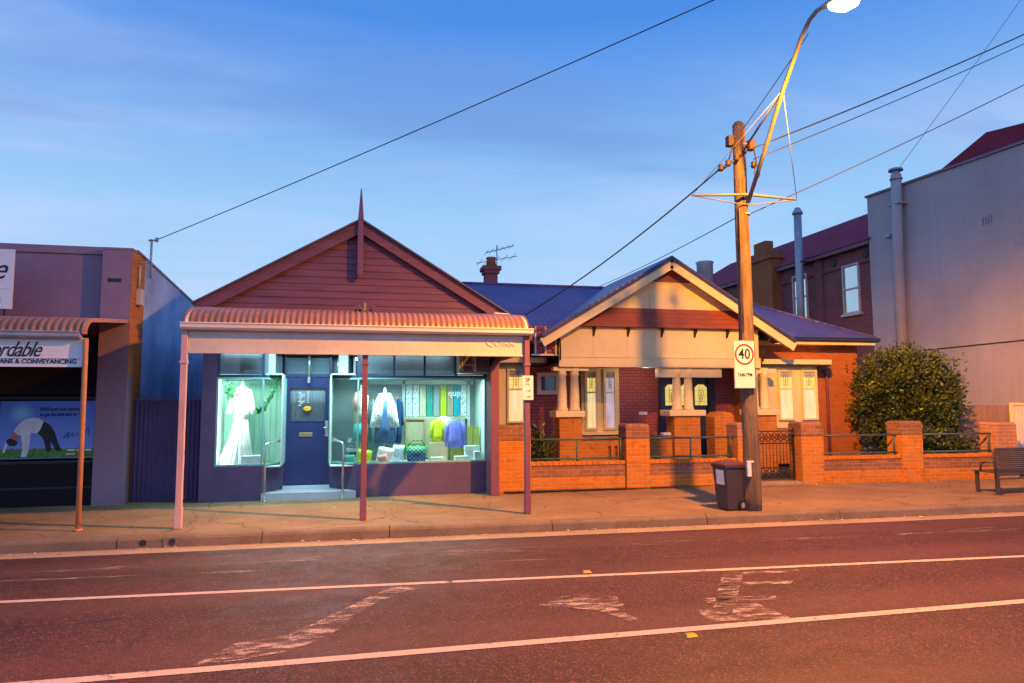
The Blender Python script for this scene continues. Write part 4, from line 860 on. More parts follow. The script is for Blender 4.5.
def leaded(mb, x0, x1, z0, z1, y, r=.005):
    """lead cames: tulip motif above, open grid"""
    cx_, w, h = (x0+x1)/2, x1-x0, z1-z0
    for k in (.33, .67): mb.box(x0+w*k-r*.5, x0+w*k+r*.5, y-.004, y, z0, z1)
    for k in (.2, .5, .8): mb.box(x0, x1, y-.0045, y-.0005, z0+h*k-r*.5, z0+h*k+r*.5)
    mb.tube([(cx_, y-.003, z0+h*.15), (cx_-w*.16, y-.003, z0+h*.45), (cx_-w*.2, y-.003, z0+h*.7), (cx_, y-.003, z0+h*.85), (cx_+w*.2, y-.003, z0+h*.7), (cx_+w*.16, y-.003, z0+h*.45), (cx_, y-.003, z0+h*.15)], r*.9, 5)
    mb.tube([(cx_, y-.003, z0+h*.3), (cx_, y-.003, z0+h*.7)], r*1.6, 5)
def casement(parent, x0, x1, z0, z1, y, mt='lit_curtain', split=.62, wood='cream_paint', fw=.06, topm='lit_leadlight'):
    mb = MB(); frame_rect(mb, x0, x1, z0, z1, y-.05, y+.04, fw); zs = z0+(z1-z0)*split; mb.box(x0+fw, x1-fw, y-.03, y+.03, zs-.02, zs+.02)
    f = mb.build('window', wood, parent)
    mb = MB(); mb.box(x0+fw, x1-fw, y, y+.01, z0+fw, zs-.02, 0); mb.box(x0+fw, x1-fw, y, y+.01, zs+.02, z1-fw, 1); mb.build('pane', [mt, topm], f)
    mb = MB(); mb.box(x0+fw, x1-fw, y-.012, y-.006, z1-fw-.15*(split > .6), z1-fw+.0005); mb.build('top_light', 'transom_back', f)
    mb = MB(); leaded(mb, x0+fw, x1-fw, zs+.02, z1-fw, y-.016); mb.build('lead_cames', 'lead_grey', f)
    return f
mb = MB(); mb.box(5.62, 6.64, 16.54, 16.62, .98, 2.64); mb.build('window_surround', 'cream_paint', house)
casement(house, 5.70, 6.05, 1.05, 2.58, 16.53); casement(house, 6.20, 6.56, 1.05, 2.58, 16.53, 'lace_curtain', topm='lace_curtain')
mb = MB(); mb.box(5.58, 6.68, 16.42, 16.56, .93, .99); mb.build('window_sill', 'cream_paint', house)
mb = MB(); frame_rect(mb, 4.46, 5.04, 1.95, 2.50, 16.52, 16.61, .10); w = mb.build('window', 'white_paint', house); mb = MB(); mb.box(4.56, 4.94, 16.57, 16.58, 2.05, 2.40); mb.build('pane', 'dark_glass', w); mb = MB(); mb.box(4.56, 4.94, 16.582, 16.6, 2.05, 2.40); mb.build('blind', 'transom_back', w)
# door with leadlights
mb = MB(); mb.box(7.76, 9.34, 16.50, 16.62, .33, 2.50); mb.build('door_frame', 'dark_frame', house)
mb = MB(); mb.box(8.26, 8.68, 16.46, 16.50, .35, 2.42); dd_ = mb.build('front_door', 'navy_paint', house)
for x0, x1 in ((7.88, 8.20), (8.30, 8.64), (8.72, 9.06)):
    mb = MB(); mb.prism_y([(x0, 1.66), (x1, 1.66), (x1, 2.12), ((x0+x1)/2+.08, 2.2), ((x0+x1)/2-.08, 2.2), (x0, 2.12)], 16.44, 16.455); pn = mb.build('leadlight_pane', 'lit_leadlight', house)
    mb = MB(); leaded(mb, x0, x1, 1.66, 2.15, 16.438, .006); mb.build('lead_cames', 'lead_grey', pn)
mb = MB(); mb.box(9.10, 9.30, 16.44, 16.50, .35, 2.4); mb.build('screen_door', 'black_iron', house)
# bay windows with flat hoods
def bay(x0, x1, y0, y1, z0, z1, wins, hx0, hx1, hz):
    mb = MB(); mb.prism_z([(x0, y0), (x1, y0), (x1+.22, y1), (x0-.22, y1)], z0, z1); w = mb.build('bay_window', 'cream_paint', house)
    for a_, b_ in wins: casement(w, a_, b_, z0+.13, z1-.10, y0-.02, fw=.045)
    mb = MB(); mb.prism_z([(x0-.04, y0-.06), (x1+.04, y0-.06), (x1+.27, y1), (x0-.27, y1)], z0-.07, z0+.001); mb.build('bay_sill', 'cream_paint', house)
    mb = MB(); mb.prism_z([(hx0, y0-.22), (hx1-.12, y0-.22), (hx1, y0-.08), (hx1, y1), (hx0, y1)], hz, hz+.035, 1); mb.prism_z([(hx0-.02, y0-.26), (hx1-.12, y0-.26), (hx1+.02, y0-.10), (hx1+.02, y1), (hx0-.02, y1)], hz+.037, hz+.16); mb.build('window_hood', ['cream_paint', 'dark_frame'], house)
    mb = MB(); mb.prism_z([(x0-.1, y0-.03), (x1+.1, y0-.03), (x1+.26, y1-.1), (x0-.26, y1-.1)], z0-.07-.9, z0-.07); mb.build('bay_base', 'brick_orange', house)
bay(10.28, 11.78, 15.62, 16.0, 1.14, 2.66, [(10.60, 11.06), (11.28, 11.74)], 10.05, 12.16, 2.66)
bay(3.0, 4.0, 15.92, 16.6, 1.14, 2.66, [(3.54, 3.98)], 2.9, 4.5, 2.66)
mb = MB(); mb.tube([(12.28, 15.93, 2.62), (12.30, 15.95, 2.5), (12.34, 15.96, 2.3), (12.34, 15.96, 0)], .04, 8); mb.build('downpipe', 'maroon_trim', house)
lamp('porch_fill', 'POINT', (7.0, 15.7, 2.5), 18, (1, .66, .5), shadow_soft_size=.05)  # added fill lamp without a fitting, lifts the dark porch wall
# chimney with pot
mb = MB(); mb.box(3.80, 4.16, 19.9, 20.3, 4.6, 5.62); mb.box(3.75, 4.21, 19.84, 20.36, 5.62, 5.72); mb.box(3.70, 4.26, 19.80, 20.40, 5.72, 5.84); ch_ = mb.build('chimney', 'brick_far', rf)
mb = MB(); mb.loft([(4.0, 20.1, 5.84, .17, .17), (4.0, 20.1, 6.06, .13, .13), (4.0, 20.1, 6.09, .155, .155), (4.0, 20.1, 6.14, .15, .15)], 16); mb.build('chimney_pot', 'terracotta', rf)
an = thing('tv_antenna', 'thin television antenna with cross elements above the brick chimney', 'antenna', (4.2, 20.45, 5.2))
mb = MB(); mb.tube([(4.25, 20.45, 5.0), (4.25, 20.45, 6.62)], .018, 6); mb.build('mast', 'galvanised', an)
mb = MB(); mb.tube([(3.9, 20.45, 6.36), (4.78, 20.45, 6.62)], .014, 5)
for k in range(6): x = 3.92+.16*k; mb.tube([(x, 20.1, 6.37+.047*k), (x, 20.8, 6.37+.047*k)], .007, 4)
mb.tube([(3.6, 20.45, 6.02), (4.9, 20.45, 6.30)], .012, 5)
for k in range(5): x = 3.7+.26*k; mb.tube([(x, 19.9, 6.04+.055*k), (x, 21, 6.04+.055*k)], .007, 4)
mb.build('elements', 'galvanised', an)
# ------------------------------------------------------------ brick front fence (built along its own X axis, then turned to the street line)
FO = (2.70, 13.345, 0)
fence = thing('brick_fence', 'low orange brick front fence with tall square piers and pipe rails', 'fence', FO)
X0, Y0 = FO[0], FO[1]
def fx(s): return X0+s
piers = [(.06, .74), (2.72, 3.22), (5.16, 5.63), (6.62, 7.13), (9.04, 9.54), (11.45, 11.95)]
for k, (a_, b_) in enumerate(piers):
    w = b_-a_; zt = 1.26 if k == 5 else 1.31
    mb = MB(); mb.box(fx(a_), fx(b_), Y0-.04, Y0+.44, -.02, zt-.30)
    p = mb.build('pier', 'brick_orange' if k < 5 else 'brick_old', fence)
    mb = MB(); mb.box(fx(a_)-.003, fx(b_)+.003, Y0-.043, Y0+.443, zt-.298, zt-.06); mb.tbox((fx(a_)-.012, fx(b_)+.012, Y0-.052, Y0+.452, zt-.06), (fx(a_)+.02, fx(b_)-.02, Y0-.02, Y0+.42, zt))
    mb.build('pier_cap', 'brick_clinker' if k in (0, 1, 3, 4) else 'brick_old', p, .008)
for a_, b_ in ((.74, 2.72), (3.22, 5.16), (7.13, 9.04), (9.54, 11.45)):
    mb = MB(); mb.box(fx(a_)+.002, fx(b_)-.002, Y0+.03, Y0+.27, -.02, .27); wp = mb.build('wall_panel', 'brick_orange', fence)
    mb = MB(); mb.box(fx(a_)+.002, fx(b_)-.002, Y0+.032, Y0+.268, .272, .495); mb.build('clinker_course', 'brick_clinker', wp)
    mb = MB(); n = max(2, int((b_-a_)/.115))
    for i in range(n):
        q0, q1 = fx(a_)+.004+(b_-a_-.008)*i/n, fx(a_)+.004+(b_-a_-.008)*(i+1)/n-.006
        dz = random.uniform(-.003, .003); mb.box(q0, q1, Y0+.012+dz, Y0+.288+dz, .497, .572+dz)
    mb.build('coping', 'brick_orange', wp, .006, 1)
    mb = MB()
    for z in (.625, 1.01): mb.tube([(fx(a_)-.01, Y0+.15, z), (fx(b_)+.01, Y0+.15, z)], .021, 8)
    n = 2 if a_ < 6 else 1
    for i in range(1, n): mb.tube([(fx(a_)+(b_-a_)*i/n, Y0+.15, .57), (fx(a_)+(b_-a_)*i/n, Y0+.15, 1.01)], .016, 8)
    mb.tube([(fx(b_)-.06, Y0+.15, .57), (fx(b_)-.06, Y0+.15, 1.03)], .022, 8)
    mb.build('pipe_rail', 'rail_iron', fence)
mb = MB(); mb.box(fx(5.63), fx(6.62), Y0-.02, Y0+.40, -.02, .06); mb.build('gate_step', 'concrete', fence, .01)
gate = thing('iron_gate', 'dark ornamental iron gate with scrolls hung between two brick piers', 'gate', FO)
g0, g1, gy = fx(5.70), fx(6.58), Y0+.2
mb = MB()
for x in (g0, g1): mb.box(x-.015, x+.015, gy-.015, gy+.015, .10, 1.18)
for z in (.12, .34, .86, 1.12): mb.box(g0, g1, gy-.01, gy+.01, z-.012, z+.012)
mb.build('frame', 'black_iron', gate)
n = 6
for zc, r in ((.99, .058), (.23, .055)):
    mb = MB(); mb.tube([(g0, gy, zc), (g1, gy, zc)], .006, 5)
    for i in range(n):
        x = g0+(g1-g0)*(i+.5)/n
        mb.tube([(x+r*cos(t), gy, zc+r*sin(t)) for t in [2*pi*k/14 for k in range(15)]], .011, 5)
        mb.tube([(x-r*1.1, gy, zc-.1), (x, gy, zc), (x+r*1.1, gy, zc+.1)], .010, 5); mb.tube([(x+r*1.1, gy, zc-.1), (x, gy, zc), (x-r*1.1, gy, zc+.1)], .010, 5)
    mb.build('scrollwork', 'black_iron', gate)
mb = MB(); n = 11
for i in range(1, n): x = g0+(g1-g0)*i/n; mb.tube([(x, gy, .34), (x, gy, .86)], .008, 5)
mb.build('bars', 'black_iron', gate)
mb = MB(); mb.tube([(g1-.03, gy-.03, 1.02), (g1-.03, gy-.03, 1.09)], .03, 8); mb.build('latch', 'black_iron', gate)
for t in (fence, gate): t.rotation_euler = (0, 0, math.atan(-.0573))

# parcel on the porch wall, mail box, notice
mb = MB(); mb.box(7.12, 7.34, 15.04, 15.2, .962, 1.03); single(mb, 'rolled_newspaper', 'print_white', 'pale wrapped bundle resting on the porch wall left of the door', 'newspaper', (7.2, 15.1, .96), bevel=.02)
mb = MB(); mb.box(7.2, 7.42, 16.57, 16.60, 1.42, 1.50); single(mb, 'house_number_plate', 'sign_white', 'small white plate on the porch wall beside the front door', 'number plate', (7.3, 16.6, 1.42))

for x, lb in ((-2.72, 'left one of the pair of round drain outlets in the kerb face'), (-2.36, 'right drain outlet in the kerb face, framed by a steel plate')):
    yk = kerb(x)+.012; mb = MB(); mb.tube([(x, yk-.012, -.075), (x, yk+.05, -.075)], .042, 16, 0)
    if x > -2.5: mb.box(x-.11, x+.11, yk-.006, yk+.004, -.13, -.02, 1)
    single(mb, 'drain_outlet', ['black_iron', 'kerb_stone'], lb, 'drain outlet', (x, yk, -.075), 'drain outlets in the kerb')
# ------------------------------------------------------------ timber power pole
m, nt, b = newmat('pole_timber')
oc = coords(nt); mp = nd(nt, 'ShaderNodeMapping', {'Vector': oc, 'Scale': (9, 9, .5)}).outputs[0]
n1 = noise(nt, mp, 2.2, 6, .65); n2 = noise(nt, oc, 1.4, 4); n3 = noise(nt, mp, 8, 4, .7)
c = mixrgb(nt, mrange(nt, n1, .32, .68), (.07, .038, .028), (.25, .16, .115)); c = mixrgb(nt, mrange(nt, n2, .45, .65, 0, .5), c, (.30, .23, .18)); c = mixrgb(nt, mrange(nt, n3, .58, .70, 0, .8), c, (.05, .035, .03))
nt.links.new(c, b.inputs['Base Color']); b.inputs['Roughness'].default_value = .9; bumpto(nt, b, n3, .9, .02)
PX, PY = 6.37, 10.16
pole = thing('utility_pole', 'weathered timber power pole with wire insulators beside the wheelie bin', 'power pole', (PX, PY, 0))
mb = MB(); rings = []
for i in range(27):
    z = -.05+6.53*i/26; r = .140-.006*z; k = z/6.5
    rings.append((PX-.035*k+.008*sin(z*2.1), PY+.006*cos(z*1.7), z, r*(1+.03*sin(z*3.3)), r))
mb.loft(rings, 22); mb.tube([(PX-.035, PY, 6.47), (PX-.035, PY, 6.53)], [.10, .06], 14); mb.build('shaft', 'pole_timber', pole)
mb = MB(); mb.tube([(PX, PY, 5.12), (PX, PY, 5.20)], .118, 20); mb.tube([(PX, PY, 4.90), (PX, PY, 4.93)], .118, 20); mb.tube([(PX, PY, 6.10), (PX, PY, 6.14)], .108, 20); mb.build('band', 'galvanised', pole)
for x, z, y in ((PX-.22, 6.16, PY-.02), (PX+.17, 6.12, PY-.03)):
    mb = MB(); mb.box(x-.05, x+.05, y-.06, y+.06, z-.08, z+.10); mb.tube([(PX, y, z), (x, y, z)], .02, 6); mb.build('fuse_box', 'dark_fitting', pole, .008)
for k, p in enumerate(((PX-.42, PY-.05, 5.68), (PX-.30, PY-.08, 5.76), (PX-.16, PY-.12, 5.85), (PX+.2, PY-.05, 5.78))):
    p = Vector(p); mb = MB(); mb.loft([(p.x, p.y, p.z-.05, .035, .035), (p.x, p.y, p.z-.01, .055, .055), (p.x, p.y, p.z+.01, .03, .03), (p.x, p.y, p.z+.03, .05, .05), (p.x, p.y, p.z+.06, .03, .03)], 12); mb.build('insulator', 'dark_fitting' if k < 3 else 'black_plastic', pole)
mb = MB(); mb.tube([(PX-.44, PY-.07, 5.63), (PX+.02, PY-.12, 5.97)], .022, 6); mb.tube([(PX-.2, PY-.1, 6.1), (PX-.26, PY-.12, 5.95), (PX-.30, PY-.1, 5.8)], .012, 6); mb.tube([(PX+.18, PY-.1, 6.05), (PX+.24, PY-.1, 5.75), (PX+.28, PY-.1, 5.6), (PX+.22, PY-.1, 5.5), (PX+.18, PY-.1, 5.62), (PX+.2, PY-.1, 5.8)], .010, 6); mb.build('leads', 'black_plastic', pole)
mb = MB(); mb.tube([(PX-.13, PY-.10, 5.0), (PX-.13, PY-.10, 4.6), (PX-.14, PY-.11, 2.9)], .012, 6); mb.build('conduit', 'pole_timber', pole)
mb = MB(); mb.box(PX-.155, PX-.085, PY-.13, PY-.09, .56, .78); mb.box(PX-.155, PX-.04, PY-.132, PY-.085, .78, .81); mb.build('service_box', 'sign_white', pole, .006)

# ------------------------------------------------------------ street lamp bolted to the pole
H = Vector((6.02, 7.30, 6.86))                    # the luminaire's throat
sl_ = thing('street_lamp', 'lit sodium street lamp on a long curved arm bolted to the timber pole', 'street lamp', (PX, PY-.1, 5.15))
def bez(p0, p1, p2, p3, n=18):
    return [Vector(p0)*(1-t)**3+Vector(p1)*3*t*(1-t)**2+Vector(p2)*3*t*t*(1-t)+Vector(p3)*t**3 for t in [i/n for i in range(n+1)]]
armp = [Vector(v) for v in ((6.39, 10.03, 5.10), (6.33, 9.42, 5.76), (6.19, 8.70, 6.42), (6.10, 8.10, 6.92), (6.07, 7.88, 7.04), (6.05, 7.70, 7.06), (6.03, 7.52, 7.02))]
mb = MB(); mb.tube(armp, [.036, .034, .032, .03, .03, .03, .03], 12); arm = mb.build('arm', 'arm_paint', sl_)
mid = armp[2]
mb = MB(); mb.tube([(PX-.03, PY-.05, 5.95), mid], .018, 8); mb.build('brace', 'arm_paint', sl_)
mb = MB(); tipL, tipR = Vector((5.35, 10.0, 5.14)), Vector((7.30, 10.0, 5.19))
mb.tube([tipL, (6.37, 9.97, 5.21), tipR], [.016, .028, .016], 8); mb.tube([tipL, (6.2, 10.02, 5.06), (6.5, 10.02, 5.06), tipR], .010, 6); mb.build('spreader', 'arm_paint', sl_)
for p_, r_ in ((tipR, .006), (tipL, .004)): mb = MB(); mb.tube([p_, mid], r_, 5); mb.build('stay', 'arm_paint', sl_)
d = Vector((.06, -.95, -.28)).normalized(); up = Vector((0, -.28, .95)).normalized(); sd = d.cross(up)
mb = MB(); vs = []; secs = [(0, .045, .045, .045), (.08, .06, .055, .06), (.20, .11, .07, .08), (.38, .15, .08, .085), (.55, .14, .08, .075), (.66, .09, .06, .05), (.70, .03, .03, .02)]
n = 16
for t, w_, hu, hd in secs:
    c_ = Vector((6.03, 7.56, 7.02))+d*t
    for k in range(n):
        a_ = 2*pi*k/n; vs.append(c_+sd*(w_*cos(a_))+up*((hu if sin(a_) > 0 else hd*.35)*sin(a_)))
mb.add(vs, [(i*n+k, i*n+(k+1) % n, (i+1)*n+(k+1) % n, (i+1)*n+k) for i in range(len(secs)-1) for k in range(n)]+[list(range(n))[::-1], [(len(secs)-1)*n+k for k in range(n)]], 0, True)
lum = mb.build('luminaire', 'galvanised', sl_)
emit('lamp_lens', (1.0, .70, .28), 12)
mb = MB(); vs = []
lsec = [(.16, .04, .01), (.22, .10, .07), (.38, .135, .12), (.54, .12, .10), (.63, .05, .01)]
for t, w_, hd in lsec:
    c_ = Vector((6.03, 7.56, 7.02))+d*t-up*.028
    for k in range(n): a_ = pi+pi*k/(n-1); vs.append(c_+sd*(w_*cos(a_))+up*(hd*sin(a_)))
mb.add(vs, [(i*n+k, i*n+k+1, (i+1)*n+k+1, (i+1)*n+k) for i in range(len(lsec)-1) for k in range(n-1)], 0, True); mb.build('lens', 'lamp_lens', lum)
LP = Vector((6.03, 7.56, 7.02))+d*.40-up*.20
ies = bpy.data.texts.new('streetlight.ies')       # wide-throw street lantern: weak below, strong at 55-75 degrees, cut off above
va = [0, 15, 26, 40, 50, 60, 68, 75, 80, 85, 90, 96, 110, 180]
front = [2900, 2900, 2900, 3000, 2500, 1700, 1500, 1400, 1100, 700, 380, 160, 0, 0]
left = [2900, 3000, 3100, 4600, 6800, 5600, 3900, 2700, 1900, 1300, 700, 250, 0, 0]
right = [2900, 3000, 3100, 4200, 5600, 8500, 11500, 12500, 10500, 5500, 1500, 200, 0, 0]
ha = [0, 90, 180, 270, 360]
ies.write("IESNA:LM-63-1995\nTILT=NONE\n1 1000 1 %d 5 1 2 0 0 0\n1 1 100\n%s\n%s\n%s\n" % (len(va), ' '.join(map(str, va)), ' '.join(map(str, ha)), '\n'.join(' '.join(map(str, c)) for c in (front, left, front, right, front))))
lo = lamp('sodium_lamp', 'POINT', LP, 29, (1, .60, .065), shadow_soft_size=.09)
lo.data.use_nodes = True; lnt = lo.data.node_tree; le = lnt.nodes['Emission']; le.inputs['Color'].default_value = (1, .60, .065, 1)
it = lnt.nodes.new('ShaderNodeTexIES'); it.mode = 'INTERNAL'; it.ies = ies; lnt.links.new(it.outputs[0], le.inputs['Strength'])
lo.parent = None

# ------------------------------------------------------------ 40 sign
sign = thing('speed_sign', 'white rectangular speed sign with 40 in a red ring fixed to the timber pole', 'speed sign', (6.17, 9.98, 2.0))
sx0, sx1, sz0, sz1, sy = 5.995, 6.375, 1.98, 2.76, 9.97
mb = MB(); mb.box(sx0, sx1, sy, sy+.008, sz0, sz1); mb.box(sx0+.05, sx1-.05, sy+.008, sy+.03, 2.2, 2.23); mb.box(sx0+.05, sx1-.05, sy+.008, sy+.03, 2.6, 2.63); mb.build('plate', 'sign_white', sign, .002)
scx, scz = (sx0+sx1)/2, 2.535
mb = MB(); n = 48; ro, ri = .172, .143
mb.add([(scx+r*cos(2*pi*k/n), sy-.0025, scz+r*sin(2*pi*k/n)) for r in (ro, ri) for k in range(n)], [(k, (k+1) % n, n+(k+1) % n, n+k) for k in range(n)]); mb.build('ring', 'sign_red', sign)
mb = MB(); bw = .006
for q in ((sx0+.004, sx1-.004, sz0+.004, sz0+.004+bw), (sx0+.004, sx1-.004, sz1-.004-bw, sz1-.004), (sx0+.004, sx0+.004+bw, sz0+.011, sz1-.011), (sx1-.004-bw, sx1-.004, sz0+.011, sz1-.011)): mb.box(q[0], q[1], sy-.0022, sy-.0005, q[2], q[3])
mb.build('border', 'ink', sign)
text('numerals', '40', .235, scx, sy-.0024, scz, 'ink', sign, .0008, sx=.92, bold=.003)
text('hours', '7AM-7PM', .078, scx, sy-.0024, 2.20, 'ink', sign, .0008, sx=.85, bold=.0015)
# parking plate on the verandah post
pk = thing('parking_sign', 'small white parking plate strapped to the right verandah post of the shop', 'parking sign', (2.73, 10.72, 1.8))
mb = MB(); mb.box(2.64, 2.82, 10.700, 10.708, 1.81, 2.20); mb.box(2.68, 2.78, 10.708, 10.735, 1.9, 1.92); mb.box(2.68, 2.78, 10.708, 10.735, 2.1, 2.12); mb.build('plate', 'sign_white', pk, .002)
text('lettering', '2P', .075, 2.728, 10.697, 2.13, 'sign_red', pk, .0008, bold=.002); text('lettering', '9-5', .045, 2.728, 10.697, 2.06, 'ink', pk, .0008)
mb = MB()
for z, s_ in ((1.955, 1), (1.86, -1)): mb.prism_y([(2.69, z), (2.75, z-.006), (2.75, z-.018), (2.775, z), (2.75, z+.018), (2.75, z+.006)], 10.6975, 10.6995)
mb.build('arrow', 'sign_red', pk)

# ------------------------------------------------------------ wheelie bin
bn_ = thing('wheelie_bin', 'dark wheelie bin with maroon lid standing left of the timber pole', 'bin', (6.06, 10.34, 0))
bX, bY = 6.06, 10.33
mb = MB(); mb.tbox((bX-.175, bX+.175, bY-.17, bY+.20, .02), (bX-.225, bX+.225, bY-.24, bY+.24, .70)); mb.box(bX-.245, bX+.245, bY-.26, bY+.26, .70, .735); mb.tbox((bX-.19, bX+.19, bY-.19, bY-.17, .10), (bX-.215, bX+.215, bY-.225, bY-.21, .62)); mb.build('body', 'bin_body', bn_, .012)
mb = MB(); mb.tbox((bX-.25, bX+.25, bY-.275, bY+.265, .737), (bX-.235, bX+.235, bY-.25, bY+.25, .768)); mb.tbox((bX-.235, bX+.235, bY-.25, bY+.25, .768), (bX-.15, bX+.15, bY-.15, bY+.18, .80)); mb.box(bX-.09, bX+.09, bY-.30, bY-.272, .742, .76); mb.build('lid', 'bin_lid', bn_, .01)
mb = MB(); mb.tube([(bX-.2, bY+.30, .72), (bX+.2, bY+.30, .72)], .016, 8); mb.tube([(bX-.2, bY+.24, .70), (bX-.2, bY+.30, .72)], .016, 8); mb.tube([(bX+.2, bY+.24, .70), (bX+.2, bY+.30, .72)], .016, 8); mb.build('handle', 'bin_body', bn_)
for x0, x1 in ((bX+.175, bX+.225), (bX-.225, bX-.175)):
    mb = MB(); mb.tube([(x0, bY+.16, .09), (x1, bY+.16, .09)], .09, 24, smooth=False); wh = mb.build('wheel', 'rubber', bn_, .008); mb = MB(); mb.tube([(x0-.004, bY+.16, .09), (x1+.004, bY+.16, .09)], .045, 16, smooth=False); mb.build('hub', 'ac_grey', wh)
mb = MB(); mb.add([(bX-.12, bY-.217, .42), (bX+.14, bY-.217, .42), (bX+.14, bY-.236, .66), (bX-.12, bY-.236, .66)], [(0, 1, 2, 3)]); mb.build('sticker', 'sign_white', bn_)
mb = MB(); mb.tube([(bX+.05, bY+.1, .80), (bX-.02, bY+.12, .83), (bX-.10, bY+.1, .86)], .008, 5); single(mb, 'stray_twig', 'hanger_wood', 'short twig lying on the maroon lid of the wheelie bin', 'twig', (bX, bY, .80))

bn_.rotation_euler = (0, 0, R(-86)); bn_.scale = (.86, .76, .99)
# ------------------------------------------------------------ bench seen from behind
be = thing('park_bench', 'dark metal slatted street bench at the right edge with its back to the road', 'bench', (12.5, 10.7, 0))
b0, b1, by = 11.76, 13.6, 10.62
mb = MB()
for k in range(13): z = .35+.037*k; mb.box(b0+.02, b1-.02, by+.02*k/13-.006, by+.02*k/13+.010, z, z+.032)
mb.build('backrest', 'bench_metal', be, .003)
mb = MB(); fr = [(b0, by, .30), (b0, by+.02, .78), (b0+.02, by+.02, .83), (b0+.06, by+.02, .85), (b1-.06, by+.02, .85), (b1-.02, by+.02, .83), (b1, by+.02, .78), (b1, by, .30), (b0, by, .30)]; mb.tube(fr, .02, 8); mb.build('back_frame', 'bench_metal', be)
mb = MB()
for k in range(9): mb.box(b0-.02, b1+.02, by+.07+.05*k, by+.11+.05*k, .40, .42)
mb.build('seat', 'bench_metal', be, .004)
for x in (b0+.05, b1-.05): 
    mb = MB(); mb.box(x-.03, x+.03, by-.01, by+.05, 0, .42); mb.box(x-.06, x+.06, by-.05, by+.09, 0, .012); mb.build('leg', 'bench_metal', be, .005)
    mb = MB(); mb.box(x-.03, x+.03, by+.42, by+.47, 0, .40); mb.build('leg', 'bench_metal', be, .005)
for x in (b0-.02, b1+.02): mb = MB(); mb.tube([(x, by+.03, .60), (x, by+.20, .60), (x, by+.28, .56), (x, by+.30, .42)], .018, 8); mb.build('armrest', 'bench_metal', be)

# ------------------------------------------------------------ planting
def leafmat(name, col, col2):
    m, nt, b = newmat(name); n1 = noise(nt, coords(nt), 3.0, 4); n2 = noise(nt, coords(nt), 30, 2)
    c = mixrgb(nt, mrange(nt, n1, .35, .65), col, col2); c = mixrgb(nt, mrange(nt, n2, .4, .7, 0, .5), c, darker(col, .6)); nt.links.new(c, b.inputs['Base Color']); b.inputs['Roughness'].default_value = .45; b.inputs['Specular IOR Level'].default_value = .4
leafmat('leaf_dark', (.022, .045, .012), (.05, .08, .018)); leafmat('leaf_mid', (.07, .10, .016), (.15, .175, .024)); leafmat('leaf_olive', (.04, .07, .018), (.08, .11, .025)); mat('bark', (.09, .06, .045), .9)
def leafy(mb, centre, rad, clumps, per, size, mis, rng, zmin=-1.0, crad=.16):
    cx_, cy_, cz_ = centre
    for c in range(clumps):
        while True:
            v = Vector((rng.gauss(0, 1), rng.gauss(0, 1), rng.gauss(0, 1))).normalized()
            if v.z > zmin: break
        lump = 1+.13*sin(5*v.x+1.3)*cos(4*v.z+.5)+.09*sin(9*v.y+7*v.z+3*v.x)
        if sin(11*v.x+2)*sin(9*v.z+1)+.5*sin(17*v.z+8*v.y) > .95: continue
        rr = lump*(rng.uniform(.80, 1.02) if rng.random() < .75 else rng.uniform(.35, .8))
        p = Vector((cx_+v.x*rad[0]*rr, cy_+v.y*rad[1]*rr, cz_+v.z*rad[2]*rr)); mi = rng.choice(mis)
        axis = (v+Vector((rng.gauss(0, .35), rng.gauss(0, .35), rng.gauss(.25, .35)))).normalized()
        for k in range(per):
            q = p+Vector((rng.gauss(0, 1), rng.gauss(0, 1), rng.gauss(0, 1)))*crad*.5
            d_ = (axis+Vector((rng.gauss(0, .8), rng.gauss(0, .8), rng.gauss(0, .6)))).normalized(); sd_ = d_.cross(Vector((rng.gauss(0, 1), rng.gauss(0, 1), rng.gauss(0, 1)))).normalized(); s_ = size*rng.uniform(.65, 1.3); nrm = d_.cross(sd_)
            mb.add([q, q+d_*s_*.5+sd_*s_*.26, q+d_*s_-nrm*s_*.12, q+d_*s_*.5-sd_*s_*.26], [(0, 1, 2), (0, 2, 3)], mi)
rng = random.Random(5)
bush = thing('rounded_shrub', 'large rounded leafy shrub behind the brick fence at the right end of the house', 'shrub', (14.0, 14.9, .03))
mb = MB(); leafy(mb, (13.90, 14.9, 1.70), (1.22, 1.05, 1.33), 1400, 20, .095, [0, 0, 1, 1, 2], rng, -.95, .22); mb.build('foliage', ['leaf_dark', 'leaf_mid', 'leaf_olive'], bush)
mb = MB()
for k in range(7):
    a_ = k*.9; mb.tube([(14+.1*cos(a_), 14.9+.1*sin(a_), .0), (14+.35*cos(a_), 14.9+.3*sin(a_), .7), (14+.8*cos(a_), 14.9+.7*sin(a_), 1.5), (14+1.1*cos(a_), 14.9+.9*sin(a_), 2.2)], [.05, .04, .025, .01], 7)
mb.build('trunk', 'bark', bush)
for (x, y, z, rx, rz, n, lb) in ((12.95, 13.6, .55, .42, .48, 90, 'low dark shrub under the left side of the large rounded shrub'), (13.75, 13.55, .42, .62, .42, 120, 'low dark shrub behind the fence rail under the right side of the large shrub')):
    t = thing('low_shrub', lb, 'shrub', (x, y, .03), 'low shrubs behind the brick fence'); mb = MB(); leafy(mb, (x, y, z), (rx, .4, rz), n, 14, .12, [0, 0, 2], rng, -.9, .18); mb.build('foliage', ['leaf_dark', 'leaf_mid', 'leaf_olive'], t)
    mb = MB(); mb.tube([(x, y, 0), (x+.05, y, z)], [.03, .012], 6); mb.tube([(x, y, 0), (x-.12, y+.05, z)], [.025, .01], 6); mb.build('trunk', 'bark', t)
t = thing('garden_plant', 'strappy leaved plant behind the front fence at the left of the porch', 'plant', (3.98, 14.1, .03)); mb = MB()
